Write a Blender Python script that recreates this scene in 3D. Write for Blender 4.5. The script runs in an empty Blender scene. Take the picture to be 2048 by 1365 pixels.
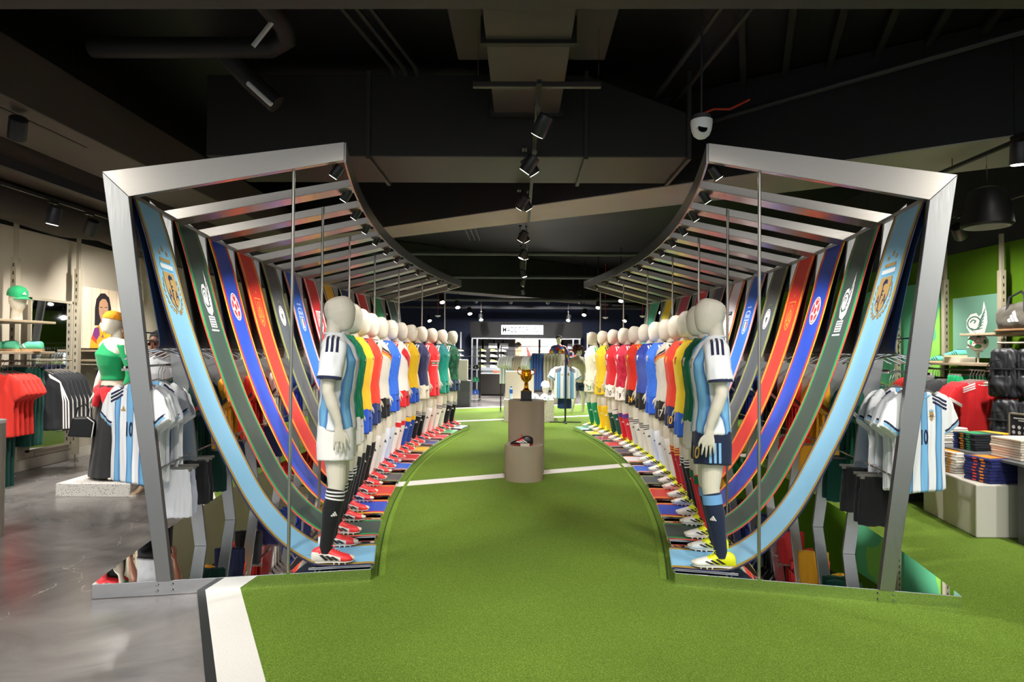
import bpy, bmesh, math, random
from math import sin, cos, pi, radians
from mathutils import Vector as V, Matrix as M, noise
from mathutils.bvhtree import BVHTree
from mathutils.geometry import tessellate_polygon
random.seed(7)
SC = bpy.context.scene
COL = SC.collection

# ------------------------------------------------------------------ camera, world, exposure
CAMP = V((-.0196, 0, 1.6)); YAW, PIT, ROL = -.0147, .0166, .0078
_f = V((sin(YAW)*cos(PIT), cos(YAW)*cos(PIT), sin(PIT))); _r0 = V((cos(YAW), -sin(YAW), 0)); _u0 = _r0.cross(_f)
_r = _r0*cos(ROL) + _u0*sin(ROL); _u = _u0*cos(ROL) - _r0*sin(ROL)
cd = bpy.data.cameras.new('camera'); cd.lens = 22.0; cd.sensor_width = 36; cd.clip_start = .05; cd.clip_end = 200
cam = bpy.data.objects.new('camera', cd); COL.objects.link(cam)
cam.matrix_world = M(((_r.x, _u.x, -_f.x, CAMP.x), (_r.y, _u.y, -_f.y, CAMP.y), (_r.z, _u.z, -_f.z, CAMP.z), (0, 0, 0, 1)))
SC.camera = cam
W = bpy.data.worlds.new('world'); SC.world = W; W.use_nodes = True
W.node_tree.nodes['Background'].inputs[0].default_value = (.95, .97, 1, 1)
W.node_tree.nodes['Background'].inputs[1].default_value = .62
SC.view_settings.view_transform = 'Standard'; SC.view_settings.look = 'None'
SC.view_settings.exposure = 0.5; SC.view_settings.gamma = 1; SC.view_settings.use_curve_mapping = False
POWER = 1.0
try:
    SC.cycles.max_bounces = 6; SC.cycles.diffuse_bounces = 3; SC.cycles.glossy_bounces = 4; SC.cycles.transparent_max_bounces = 6; SC.cycles.adaptive_threshold = .05
except Exception: pass

def spot_light(loc, target, watt, deg=60, blend=.6, rad=.05, col=(1, .96, .9), parent=None):
    d = bpy.data.lights.new('spot_lamp', 'SPOT'); d.energy = watt*POWER; d.spot_size = radians(deg); d.spot_blend = blend
    d.shadow_soft_size = rad; d.color = col
    o = bpy.data.objects.new('spot_lamp', d); COL.objects.link(o)
    o.location = loc; o.rotation_euler = (V(target)-V(loc)).to_track_quat('-Z', 'Y').to_euler()
    return o
# unseen fill spots added overhead for front light, without fixtures
for x, y, tx, ty, w in ((-3.6, 1.2, -2.4, 4.6, 90), (3.6, 1.2, 2.4, 4.6, 90), (-.6, 1.6, -1.0, 4.6, 110), (.7, 1.6, 1.0, 4.6, 110), (-5, 2.4, -5.2, 6.2, 200),
                        (5, 2.4, 4.6, 6.0, 200), (-1.5, 2.4, -1.0, 3.4, 170), (1.5, 2.4, 1.2, 3.4, 170), (-3, 2.0, -3.2, 3.6, 200), (3.4, 2.2, 3.2, 3.9, 190)):
    spot_light((x, y, 3.45), (tx, ty, .3), w, 75, .8, .09)

# ------------------------------------------------------------------ materials
def lin(h):
    h = h.lstrip('#'); c = [int(h[i:i+2], 16)/255 for i in (0, 2, 4)]
    return tuple(x/12.92 if x <= .04045 else ((x+.055)/1.055)**2.4 for x in c) + (1,)
_m = {}
def mat(hexc, rough=.6, metal=0, bump=0, bscale=60, var=0, emit=0, key='', sheen=0, spec=.5, aniso=None, alpha=None, trans=0, coat=0):
    k = (hexc, rough, metal, bump, bscale, var, emit, key, sheen, spec, aniso, alpha, trans, coat)
    if k in _m: return _m[k]
    m = bpy.data.materials.new('m_'+hexc.strip('#')+key); m.use_nodes = True; nt = m.node_tree; b = nt.nodes['Principled BSDF']; I = b.inputs
    I['Base Color'].default_value = lin(hexc); I['Roughness'].default_value = rough; I['Metallic'].default_value = metal
    I['Specular IOR Level'].default_value = spec
    if sheen: I['Sheen Weight'].default_value = sheen
    if coat: I['Coat Weight'].default_value = coat
    if trans: I['Transmission Weight'].default_value = trans; I['IOR'].default_value = 1.45
    if alpha is not None: I['Alpha'].default_value = alpha
    if emit: I['Emission Color'].default_value = lin(hexc); I['Emission Strength'].default_value = emit
    if bump or var:
        tc = nt.nodes.new('ShaderNodeTexCoord'); mp = nt.nodes.new('ShaderNodeMapping'); nt.links.new(tc.outputs['Object'], mp.inputs[0])
        if aniso: mp.inputs['Scale'].default_value = aniso
        n = nt.nodes.new('ShaderNodeTexNoise'); n.inputs['Scale'].default_value = bscale; n.inputs['Detail'].default_value = 4
        nt.links.new(mp.outputs[0], n.inputs['Vector'])
        if bump:
            bp = nt.nodes.new('ShaderNodeBump'); bp.inputs['Strength'].default_value = bump; bp.inputs['Distance'].default_value = .01
            nt.links.new(n.outputs['Fac'], bp.inputs['Height']); nt.links.new(bp.outputs[0], I['Normal'])
        if var:
            mx = nt.nodes.new('ShaderNodeMix'); mx.data_type = 'RGBA'; c = lin(hexc)
            mx.inputs['A'].default_value = tuple(x*(1-var) for x in c[:3])+(1,); mx.inputs['B'].default_value = tuple(min(1, x*(1+var)) for x in c[:3])+(1,)
            nt.links.new(n.outputs['Fac'], mx.inputs['Factor']); nt.links.new(mx.outputs['Result'], I['Base Color'])
    _m[k] = m; return m
def fab(h): return mat(h, .75, 0, .12, 9, 0, sheen=.15, spec=.3)
def nodes(name):
    m = bpy.data.materials.new(name); m.use_nodes = True; return m, m.node_tree, m.node_tree.nodes['Principled BSDF'].inputs
def ramp(nt, stops, interp='LINEAR'):
    r = nt.nodes.new('ShaderNodeValToRGB'); r.color_ramp.interpolation = interp; e = r.color_ramp.elements
    e[0].position, e[0].color = stops[0][0], lin(stops[0][1]); e[1].position, e[1].color = stops[-1][0], lin(stops[-1][1])
    for p, c in stops[1:-1]:
        q = e.new(p); q.color = lin(c)
    return r
def obj_axis(nt, ax):
    tc = nt.nodes.new('ShaderNodeTexCoord'); s = nt.nodes.new('ShaderNodeSeparateXYZ'); nt.links.new(tc.outputs['Object'], s.inputs[0]); return s.outputs[ax]
def math_node(nt, op, a, b=None):
    n = nt.nodes.new('ShaderNodeMath'); n.operation = op
    for i, x in enumerate((a, b)):
        if x is None: continue
        if isinstance(x, (int, float)): n.inputs[i].default_value = x
        else: nt.links.new(x, n.inputs[i])
    return n.outputs[0]
def mix_node(nt, f, a, b):
    mx = nt.nodes.new('ShaderNodeMix'); mx.data_type = 'RGBA'
    for k, x in (('Factor', f), ('A', a), ('B', b)):
        if isinstance(x, (int, float)): mx.inputs[k].default_value = x
        elif isinstance(x, str): mx.inputs[k].default_value = lin(x)
        else: nt.links.new(x, mx.inputs[k])
    return mx.outputs['Result']
def stripe_shirt_mat(name, ztop):
    m, nt, I = nodes(name); y = math_node(nt, 'ABSOLUTE', obj_axis(nt, 'Y'))
    r = ramp(nt, [(0, '#7db9e2'), (.024, '#7db9e2'), (.036, '#3a6cb0'), (.039, '#eef0f1'), (.11, '#eef0f1'), (.113, '#3a6cb0'), (.132, '#74b2de'), (.165, '#84c0e8'), (.184, '#3a6cb0'), (.187, '#eef0f1'), (.5, '#eef0f1')])
    nt.links.new(y, r.inputs[0]); z = obj_axis(nt, 'Z'); lim = math_node(nt, 'ADD', z, math_node(nt, 'MULTIPLY', y, .9))
    nt.links.new(mix_node(nt, math_node(nt, 'GREATER_THAN', lim, ztop), r.outputs[0], '#eef0f1'), I['Base Color']); I['Roughness'].default_value = .7; I['Specular IOR Level'].default_value = .3
    return m
def pattern_mat(name, c1, c2, scale=14, kind='vor', thr=.5):
    m, nt, I = nodes(name); tc = nt.nodes.new('ShaderNodeTexCoord')
    if kind == 'vor':
        n = nt.nodes.new('ShaderNodeTexVoronoi'); n.inputs['Scale'].default_value = scale; n.feature = 'DISTANCE_TO_EDGE'; o = n.outputs['Distance']; thr = .06
    elif kind == 'brick':
        n = nt.nodes.new('ShaderNodeTexBrick'); n.inputs['Scale'].default_value = scale; o = n.outputs['Fac']
    else:
        n = nt.nodes.new('ShaderNodeTexNoise'); n.inputs['Scale'].default_value = scale; o = n.outputs['Fac']
    nt.links.new(tc.outputs['Object'], n.inputs['Vector'])
    nt.links.new(mix_node(nt, math_node(nt, 'GREATER_THAN', o, thr), c1, c2), I['Base Color']); I['Roughness'].default_value = .7; I['Specular IOR Level'].default_value = .3
    return m
def fade_mat(name, stops, z0, z1):
    m, nt, I = nodes(name); z = obj_axis(nt, 'Z'); f = math_node(nt, 'DIVIDE', math_node(nt, 'SUBTRACT', z, z0), z1-z0)
    r = ramp(nt, stops); nt.links.new(f, r.inputs[0]); nt.links.new(r.outputs[0], I['Base Color']); I['Roughness'].default_value = .7; I['Specular IOR Level'].default_value = .3
    return m
def speckle_mat(name, base, dots, scale=60, thr=.12, rough=.5):
    m, nt, I = nodes(name); tc = nt.nodes.new('ShaderNodeTexCoord'); n = nt.nodes.new('ShaderNodeTexVoronoi'); n.inputs['Scale'].default_value = scale
    nt.links.new(tc.outputs['Object'], n.inputs['Vector'])
    sep = nt.nodes.new('ShaderNodeSeparateColor'); nt.links.new(n.outputs['Color'], sep.inputs[0])
    f = math_node(nt, 'MULTIPLY', math_node(nt, 'LESS_THAN', n.outputs['Distance'], .33), math_node(nt, 'LESS_THAN', sep.outputs[0], thr*3))
    nt.links.new(mix_node(nt, f, base, dots), I['Base Color']); I['Roughness'].default_value = rough
    return m
def brushed(name, base, rough, sc=(2, 2, 220)):
    m, nt, I = nodes(name); tc = nt.nodes.new('ShaderNodeTexCoord'); mp = nt.nodes.new('ShaderNodeMapping'); mp.inputs['Scale'].default_value = sc
    n = nt.nodes.new('ShaderNodeTexNoise'); n.inputs['Scale'].default_value = 3; n.inputs['Detail'].default_value = 3
    nt.links.new(tc.outputs['Object'], mp.inputs[0]); nt.links.new(mp.outputs[0], n.inputs['Vector'])
    I['Base Color'].default_value = lin(base); I['Metallic'].default_value = 1
    r = nt.nodes.new('ShaderNodeMapRange'); r.inputs['To Min'].default_value = rough-.08; r.inputs['To Max'].default_value = rough+.1
    nt.links.new(n.outputs['Fac'], r.inputs['Value']); nt.links.new(r.outputs[0], I['Roughness'])
    b = nt.nodes.new('ShaderNodeBump'); b.inputs['Strength'].default_value = .05; b.inputs['Distance'].default_value = .002
    nt.links.new(n.outputs['Fac'], b.inputs['Height']); nt.links.new(b.outputs[0], I['Normal'])
    return m
STEEL = brushed('brushed_steel', '#aaa59d', .3); MIRROR = mat('#e6e8ea', .015, 1); CHROME = mat('#d5d5d5', .12, 1)
STEEL_POST = brushed('brushed_post', '#a2a3a1', .4, (2, 220, 2))
BLACK = mat('#0b0b0d', .5); DARK = mat('#0e0f11', .65, var=.25, bscale=3); DUCT = mat('#1c1b1b', .55, .0, var=.2, bscale=2); SOFF = mat('#5c5855', .6, var=.12, bscale=1.5)
SKIN = mat('#dcd5c3', .42, spec=.4); GLASS = mat('#e8f2f4', .03, alpha=.18); WHITE = mat('#ededea', .5); CREAM = mat('#d8d2c2', .6); LENS = mat('#fff6e8', .5, emit=14)

# ------------------------------------------------------------------ mesh helpers
class MB:
    def __init__(s): s.v = []; s.f = []; s.mi = []
    def add(s, vs, fs, m=0):
        o = len(s.v); s.v += [tuple(p) for p in vs]; s.f += [tuple(i+o for i in f) for f in fs]; s.mi += [m]*len(fs); return s
    def box(s, x0, x1, y0, y1, z0, z1, m=0):
        return s.add([(x, y, z) for x in (x0, x1) for y in (y0, y1) for z in (z0, z1)], [(0, 1, 3, 2), (4, 6, 7, 5), (0, 4, 5, 1), (2, 3, 7, 6), (0, 2, 6, 4), (1, 5, 7, 3)], m)
    def obox(s, c, h, mx, m=0):
        return s.add([V(c)+mx@V((x*h[0], y*h[1], z*h[2])) for x in (-1, 1) for y in (-1, 1) for z in (-1, 1)], [(0, 1, 3, 2), (4, 6, 7, 5), (0, 4, 5, 1), (2, 3, 7, 6), (0, 2, 6, 4), (1, 5, 7, 3)], m)
    def rings(s, R, m=0, cap=True, close=True):
        n = len(R[0]); vs = [p for r in R for p in r]; fs = []
        for i in range(len(R)-1):
            for j in range(n if close else n-1):
                k = (j+1) % n; fs.append((i*n+j, i*n+k, (i+1)*n+k, (i+1)*n+j))
        if cap: fs += [tuple(range(n)), tuple(range((len(R)-1)*n, len(R)*n))]
        return s.add(vs, fs, m)
    def limb(s, pts, n=16, m=0, p=2.0, ref=(1, 0, 0)):
        P = [V(q[:3]) for q in pts]; R = []; ref = V(ref)
        for i, q in enumerate(pts):
            t = (P[min(i+1, len(P)-1)]-P[max(i-1, 0)]).normalized(); a = ref-t*ref.dot(t); a.normalize(); b = t.cross(a)
            ra, rb = q[3], (q[4] if len(q) > 4 else q[3]); r = []
            for k in range(n):
                w = 2*pi*k/n; c, d = cos(w), sin(w); r.append(P[i]+a*(ra*math.copysign(abs(c)**(2/p), c))+b*(rb*math.copysign(abs(d)**(2/p), d)))
            R.append(r)
        return s.rings(R, m)
    def tube(s, pts, r, n=8, m=0):
        P = [V(q) for q in pts]; t = (P[1]-P[0]).normalized(); ref = V((0, 0, 1)) if abs(t.z) < .9 else V((1, 0, 0)); R = []
        for i in range(len(P)):
            t = (P[min(i+1, len(P)-1)]-P[max(i-1, 0)]).normalized(); a = ref-t*ref.dot(t); a.normalize(); b = t.cross(a); ref = a
            rr = r[i] if isinstance(r, (list, tuple)) else r
            R.append([P[i]+a*(rr*cos(2*pi*k/n))+b*(rr*sin(2*pi*k/n)) for k in range(n)])
        return s.rings(R, m)
    def lathe(s, prof, n=24, m=0, c=(0, 0, 0)):
        return s.rings([[(c[0]+r*cos(2*pi*k/n), c[1]+r*sin(2*pi*k/n), c[2]+z) for k in range(n)] for r, z in prof], m)
    def prism(s, poly, fn, d0, d1, m=0):
        n = len(poly); vs = [fn(a, b, d0) for a, b in poly]+[fn(a, b, d1) for a, b in poly]
        return s.add(vs, [tuple(range(n)), tuple(range(n, 2*n))]+[(i, (i+1) % n, n+(i+1) % n, n+i) for i in range(n)], m)
    def mesh(s, name, bevel=0, smooth=False):
        me = bpy.data.meshes.new(name); me.from_pydata(s.v, [], s.f); me.polygons.foreach_set('material_index', s.mi)
        bm = bmesh.new(); bm.from_mesh(me); bmesh.ops.recalc_face_normals(bm, faces=bm.faces)
        if bevel: bmesh.ops.bevel(bm, geom=[e for e in bm.edges if len(e.link_faces) == 2 and e.calc_face_angle(0) > .7], offset=bevel, segments=2, affect='EDGES', profile=.5)
        bm.to_mesh(me); bm.free()
        if smooth: me.shade_smooth(); me.set_sharp_from_angle(angle=radians(40))
        return me
    def build(s, name, mats, parent=None, bevel=0, smooth=False, loc=None, rot=None):
        return link(name, s.mesh(name, bevel, smooth), mats, parent, loc, rot)
def link(name, me, mats, parent=None, loc=None, rot=None, scale=None):
    """one object over mesh data; the material sits on the object so mesh data can be shared"""
    o = bpy.data.objects.new(name, me); COL.objects.link(o); mats = mats if isinstance(mats, (list, tuple)) else [mats]
    while len(me.materials) < len(mats): me.materials.append(None)
    for i, m in enumerate(mats):
        o.material_slots[i].link = 'OBJECT'; o.material_slots[i].material = m
    if parent: o.parent = parent
    if loc is not None: o.location = loc
    if rot is not None: o.rotation_euler = rot if isinstance(rot, (tuple, list)) else (0, 0, rot)
    if scale is not None: o.scale = scale
    return o
def tag(o, label, cat, group=None):
    o['label'] = label; o['category'] = cat
    if group: o['group'] = group
    return o
def struct(o, label=None):
    o['kind'] = 'structure'
    if label: o['label'] = label
    return o
def thing(name, label, cat, loc=(0, 0, 0), rz=0, group=None, scale=1):
    o = bpy.data.objects.new(name, None); COL.objects.link(o); o.location = loc; o.rotation_euler = (0, 0, rz); o.scale = (scale,)*3; o.empty_display_size = .1
    return tag(o, label, cat, group)
def vox(mb, name, size, smooth=6, fac=.5, disp=None):
    me = mb.mesh(name+'_raw'); o = bpy.data.objects.new(name, me); COL.objects.link(o)
    r = o.modifiers.new('r', 'REMESH'); r.mode = 'VOXEL'; r.voxel_size = size; r.use_smooth_shade = True
    if smooth:
        q = o.modifiers.new('s', 'SMOOTH'); q.factor = fac; q.iterations = smooth
    dg = bpy.context.evaluated_depsgraph_get(); out = bpy.data.meshes.new_from_object(o.evaluated_get(dg)); out.name = name
    bpy.data.objects.remove(o); bpy.data.meshes.remove(me)
    if disp:
        n = len(out.vertices); co = [0.0]*(3*n); no = [0.0]*(3*n); out.vertices.foreach_get('co', co); out.vertex_normals.foreach_get('vector', no)
        for i in range(n):
            d = disp(V(co[3*i:3*i+3]))
            for k in range(3): co[3*i+k] += d*no[3*i+k]
        out.vertices.foreach_set('co', co); out.update()
    out.shade_smooth(); return out
def spline(pts, n):
    """Catmull-Rom through points"""
    P = [V(p) for p in pts]; P = [P[0]*2-P[1]]+P+[P[-1]*2-P[-2]]; out = []
    for i in range(1, len(P)-2):
        for k in range(n):
            t = k/n; a, b, c, d = P[i-1:i+3]
            out.append(.5*((2*b)+(c-a)*t+(2*a-5*b+4*c-d)*t*t+(3*b-a-3*c+d)*t**3))
    return out+[P[-2]]
# ---- flat art: list of (points2d, faces, slot)
def poly(pts, m=0): return [([tuple(p) for p in pts], [tuple(t) for t in tessellate_polygon([[V((p[0], p[1], 0)) for p in pts]])], m)]
def circ(x, y, r, m=0, n=28, ry=None): return poly([(x+r*cos(2*pi*k/n), y+(ry or r)*sin(2*pi*k/n)) for k in range(n)], m)
def ring(x, y, r, w, m=0, n=32, a0=0, a1=2*pi, ry=None):
    q = (ry or r)/r; pts = []; fs = []
    for k in range(n+1):
        a = a0+(a1-a0)*k/n; pts += [(x+r*cos(a), y+q*r*sin(a)), (x+(r-w)*cos(a), y+q*(r-w)*sin(a))]
    return [(pts, [(2*k, 2*k+1, 2*k+3, 2*k+2) for k in range(n)], m)]
def rect(x0, y0, x1, y1, m=0): return [([(x0, y0), (x1, y0), (x1, y1), (x0, y1)], [(0, 1, 2, 3)], m)]
def star(x, y, r, m=0): return poly([(x+(r if k % 2 == 0 else r*.42)*sin(pi*k/5), y+(r if k % 2 == 0 else r*.42)*cos(pi*k/5)) for k in range(10)], m)
def stroke(pts, w, m=0):
    out = []
    for (a, b), (c, d) in zip(pts, pts[1:]):
        t = V((c-a, d-b)); n = V((-t.y, t.x)).normalized()*w/2; out += [([(a+n.x, b+n.y), (c+n.x, d+n.y), (c-n.x, d-n.y), (a-n.x, b-n.y)], [(0, 1, 2, 3)], m)]
    return out
def bars(x, y, s, m=0):
    """three slanted bars rising to the right"""
    out = []; w = .36*s
    for k, h in enumerate((.42, .78, 1.14)):
        ax = x+s*(-.56+.45*k); L = h*s; d = V((-.5, .866)); A = V((ax, y)); B = V((ax+w, y)); out += poly([A, B, B+d*L, A+d*(L-.5*w)], m)
    return out
_tx = {}
def text(t, x, y, h, m=0, sx=1.0, bold=0):
    k = (t, bold)
    if k not in _tx:
        c = bpy.data.curves.new('t', 'FONT'); c.body = t; c.align_x = 'CENTER'; c.align_y = 'CENTER'; c.size = 1; c.resolution_u = 3; c.offset = bold
        o = bpy.data.objects.new('t', c); COL.objects.link(o); dg = bpy.context.evaluated_depsgraph_get(); me = bpy.data.meshes.new_from_object(o.evaluated_get(dg))
        vs = [tuple(v.co[:2]) for v in me.vertices]; fs = [tuple(p.vertices) for p in me.polygons]
        ys = [v[1] for v in vs]; y0, y1 = min(ys), max(ys); xs = [v[0] for v in vs]; xc = (min(xs)+max(xs))/2
        _tx[k] = ([((a-xc)/(y1-y0), (b-(y0+y1)/2)/(y1-y0)) for a, b in vs], fs); bpy.data.objects.remove(o); bpy.data.curves.remove(c); bpy.data.meshes.remove(me)
    vs, fs = _tx[k]; return [([(x+a*h*sx, y+b*h) for a, b in vs], fs, m)]
def xf(art, dx=0, dy=0, s=1, rot=0, flip=False):
    c, d = cos(rot), sin(rot); f = -1 if flip else 1
    return [([(dx+s*(a*f*c-b*d), dy+s*(a*f*d+b*c)) for a, b in p], fs, m) for p, fs, m in art]
def art_mesh(name, art, fn, edge=0, lift=.00012, keep=None):
    """map flat art through fn(u,v,layer)->point; pieces longer than edge are subdivided"""
    bm = bmesh.new(); dl = bm.verts.layers.int.new('lay')
    for i, (p, fs, m) in enumerate(art):
        vs = [bm.verts.new((a, b, 0)) for a, b in p]
        for v in vs: v[dl] = i
        for f in fs:
            try: bm.faces.new([vs[j] for j in f]).material_index = m
            except ValueError: pass
    if edge:
        for _ in range(5):
            e = [q for q in bm.edges if q.calc_length() > edge]
            if not e: break
            bmesh.ops.subdivide_edges(bm, edges=e, cuts=1); bmesh.ops.triangulate(bm, faces=bm.faces)
    dead = []
    for v in bm.verts:
        q = fn(v.co.x, v.co.y, v[dl]*lift)
        if q is None: dead.append(v)
        else: v.co = q
    if dead: bmesh.ops.delete(bm, geom=dead, context='VERTS')
    me = bpy.data.meshes.new(name); bm.to_mesh(me); bm.free(); return me
_bv = {}
def bvh(me):
    if me.name not in _bv: _bv[me.name] = BVHTree.FromPolygons([v.co.copy() for v in me.vertices], [tuple(p.vertices) for p in me.polygons])
    return _bv[me.name]
def caster(me, org, right, up, d, off=.002):
    bv = bvh(me); org, right, up, d = V(org), V(right), V(up), V(d)
    def fn(u, v, l):
        h = bv.ray_cast(org+right*u+up*v, d)
        return None if h[0] is None else h[0]-d*(off+l)
    return fn
def flat(org, right, up, off=.0):
    org, right, up = V(org), V(right), V(up); n = right.cross(up)
    return lambda u, v, l: org+right*u+up*v+n*(off+l)
ORD = 'first second third fourth fifth sixth seventh eighth ninth tenth eleventh twelfth thirteenth fourteenth fifteenth'.split()
# ------------------------------------------------------------------ setting
AX, R0, YM, TH = 18.91, 20.38, 8.4735, .2053; DTH = 2*TH/12
def pol(s, rho, th, z): return V((-s*AX+s*(R0+rho)*cos(th), YM+(R0+rho)*sin(th), z))
def inward(s, th): return math.atan2(-sin(th), -s*cos(th))

def concrete():
    m, nt, I = nodes('polished_concrete'); tc = nt.nodes.new('ShaderNodeTexCoord')
    n = nt.nodes.new('ShaderNodeTexNoise'); n.inputs['Scale'].default_value = .9; n.inputs['Detail'].default_value = 9; n.inputs['Roughness'].default_value = .65; n.inputs['Distortion'].default_value = .8
    nt.links.new(tc.outputs['Object'], n.inputs['Vector']); r = ramp(nt, [(.3, '#5b5857'), (.5, '#7b7775'), (.72, '#94908c')]); nt.links.new(n.outputs['Fac'], r.inputs[0])
    w = nt.nodes.new('ShaderNodeTexNoise'); w.inputs['Scale'].default_value = 1.6; w.inputs['Detail'].default_value = 5; nt.links.new(tc.outputs['Object'], w.inputs['Vector'])
    vm = nt.nodes.new('ShaderNodeVectorMath'); vm.operation = 'MULTIPLY_ADD'; vm.inputs[1].default_value = (.9, .9, 0); nt.links.new(w.outputs['Color'], vm.inputs[0]); nt.links.new(tc.outputs['Object'], vm.inputs[2])
    c = nt.nodes.new('ShaderNodeTexVoronoi'); c.feature = 'DISTANCE_TO_EDGE'; c.inputs['Scale'].default_value = .55; nt.links.new(vm.outputs[0], c.inputs['Vector'])
    crack = math_node(nt, 'MULTIPLY', math_node(nt, 'LESS_THAN', c.outputs['Distance'], .0017), math_node(nt, 'GREATER_THAN', n.outputs['Fac'], .46))
    nt.links.new(mix_node(nt, crack, r.outputs[0], '#a9a49c'), I['Base Color'])
    rr = nt.nodes.new('ShaderNodeMapRange'); rr.inputs['To Min'].default_value = .12; rr.inputs['To Max'].default_value = .34; nt.links.new(n.outputs['Fac'], rr.inputs['Value']); nt.links.new(rr.outputs[0], I['Roughness'])
    return m
def turf_mat(name, a, b, c):
    m, nt, I = nodes(name); tc = nt.nodes.new('ShaderNodeTexCoord')
    n = nt.nodes.new('ShaderNodeTexNoise'); n.inputs['Scale'].default_value = 170; n.inputs['Detail'].default_value = 3; nt.links.new(tc.outputs['Object'], n.inputs['Vector'])
    r = ramp(nt, [(.3, a), (.52, b), (.72, c)]); nt.links.new(n.outputs['Fac'], r.inputs[0])
    n2 = nt.nodes.new('ShaderNodeTexNoise'); n2.inputs['Scale'].default_value = 1.2; nt.links.new(tc.outputs['Object'], n2.inputs['Vector'])
    hs = nt.nodes.new('ShaderNodeHueSaturation'); nt.links.new(r.outputs[0], hs.inputs['Color']); nt.links.new(math_node(nt, 'ADD', math_node(nt, 'MULTIPLY', n2.outputs['Fac'], .3), .85), hs.inputs['Value'])
    nt.links.new(hs.outputs[0], I['Base Color']); I['Roughness'].default_value = .95; I['Specular IOR Level'].default_value = .15
    bp = nt.nodes.new('ShaderNodeBump'); bp.inputs['Strength'].default_value = .7; bp.inputs['Distance'].default_value = .006; nt.links.new(n.outputs['Fac'], bp.inputs['Height']); nt.links.new(bp.outputs[0], I['Normal'])
    return m
TURF = turf_mat('turf', '#4c6320', '#66822c', '#88a344'); TURF_L = turf_mat('turf_light', '#5c7a26', '#789836', '#98b850')
WLINE = mat('#e9e6df', .9, bump=.5, bscale=140)
struct(MB().box(-6.6, 6.6, -1, 28, -.1, 0).build('floor', concrete()), 'polished grey concrete shop floor with pale cracks')
ld = V((-.487, .873)); L0 = V((-1.47, 3.01)); fd = V((.9, .436)); F0 = V((-1.72, 17.42))
def lx(y, off=0): return L0.x+ld.x/ld.y*(y-L0.y)+off
# turf: left edge along ld, far edge along fd
def ywall(x): return F0.y+fd.y/fd.x*(x-F0.x)
yc = (F0.y+fd.y/fd.x*(L0.x-ld.x/ld.y*L0.y-F0.x))/(1-fd.y/fd.x*ld.x/ld.y); xc = lx(yc)
if xc < -6.45: tp = [(-6.45, L0.y+(-6.45-L0.x)*ld.y/ld.x), (-6.45, ywall(-6.45))]
else: tp = [(xc, yc)]
tp = [(lx(-.9), -.9)]+tp+[(6.35, ywall(6.35)), (6.35, -.9)]
turf = struct(MB().prism(tp, lambda a, b, d: (a, b, d), .001, .016).build('turf', TURF), 'artificial green turf laid over the shop floor')
def tline(p, d, l, w, z=.0195, name='pitch_line', m=WLINE):
    d = V(d).normalized(); n = V((-d.y, d.x)); p = V(p); q = [p, p+d*l, p+d*l+n*w, p+n*w]
    MB().prism([tuple(x) for x in q], lambda a, b, e: (a, b, e), .0155, z).build(name, m, turf)
tline((lx(-.8), -.8), ld, 12.4, -.205)
tline((lx(-.8)-.055, -.8), ld, 12.4, -.05, .0185, 'edge_trim', mat('#2b2e2d', .5))
nl = V((-ld.y, ld.x))
tline((-3.0, 6.52), fd, 8.4, .24); tline((-4.2, 12.62), fd, 9.5, .22); tline((-4.6, ywall(-4.6)-.25), fd, 11, .22)
for s in (-1, 1):   # lighter cut ring of turf following each stand
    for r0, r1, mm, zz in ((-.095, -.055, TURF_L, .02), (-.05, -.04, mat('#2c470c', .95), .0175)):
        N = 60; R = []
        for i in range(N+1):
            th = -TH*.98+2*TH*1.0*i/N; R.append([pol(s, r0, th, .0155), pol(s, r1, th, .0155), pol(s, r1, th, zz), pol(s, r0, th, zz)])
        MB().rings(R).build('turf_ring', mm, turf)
# walls and ceiling
PLAST = mat('#c3b9a6', .8, var=.08, bscale=2.5, bump=.05); NAVY = mat('#222f50', .7)
wl = struct(MB().box(-6.62, -6.5, -1, 28, 0, 3.14).build('wall_left', PLAST), 'greige plaster wall behind the shelving')
MB().box(-6.62, -6.52, -1, 28, 3.14, 4.7).build('wall_upper', DARK, wl)
for r in range(3):      # low course of wall tiles
    for k in range(8):
        y0 = 6.4+k*.62+(r % 2)*.3
        MB().box(-6.5, -6.486+random.uniform(0, .003), y0+.004, y0+.612, .15+r*.2, .345+r*.2).build('tile', mat(random.choice(('#cfc7b6', '#b8ae9c', '#c5bcab')), .7), wl, bevel=.003)
struct(MB().box(-6.5, -6.47, -1, 14, .0, .145).build('baseboard_left', mat('#cfc9bb', .6), bevel=.004), 'cream skirting along the shelving wall')
WG = turf_mat('green_wall', '#3d5a0a', '#4f7410', '#68901c')
wr = struct(MB().box(6.5, 6.62, -1, 28, 0, 3.12).build('wall_right', WG), 'wall covered in green turf')
MB().box(6.52, 6.62, -1, 28, 3.12, 4.7).build('wall_upper', DARK, wr)
struct(MB().box(6.44, 6.5, 9.75, 12.3, .2, 2.75).build('trim_1', pattern_mat('green_mural', '#5cb488', '#8cc95a', 1.3, 'noise')), 'blurred green mural panel on the turf wall')
struct(MB().box(-6.62, 6.62, 27.5, 27.7, 0, 4.7).build('wall_back', NAVY), 'dark navy back wall')
struct(MB().box(-6.62, 6.62, -1, 28, 4.7, 4.85).build('ceiling', BLACK), 'black exposed ceiling slab')
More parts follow.
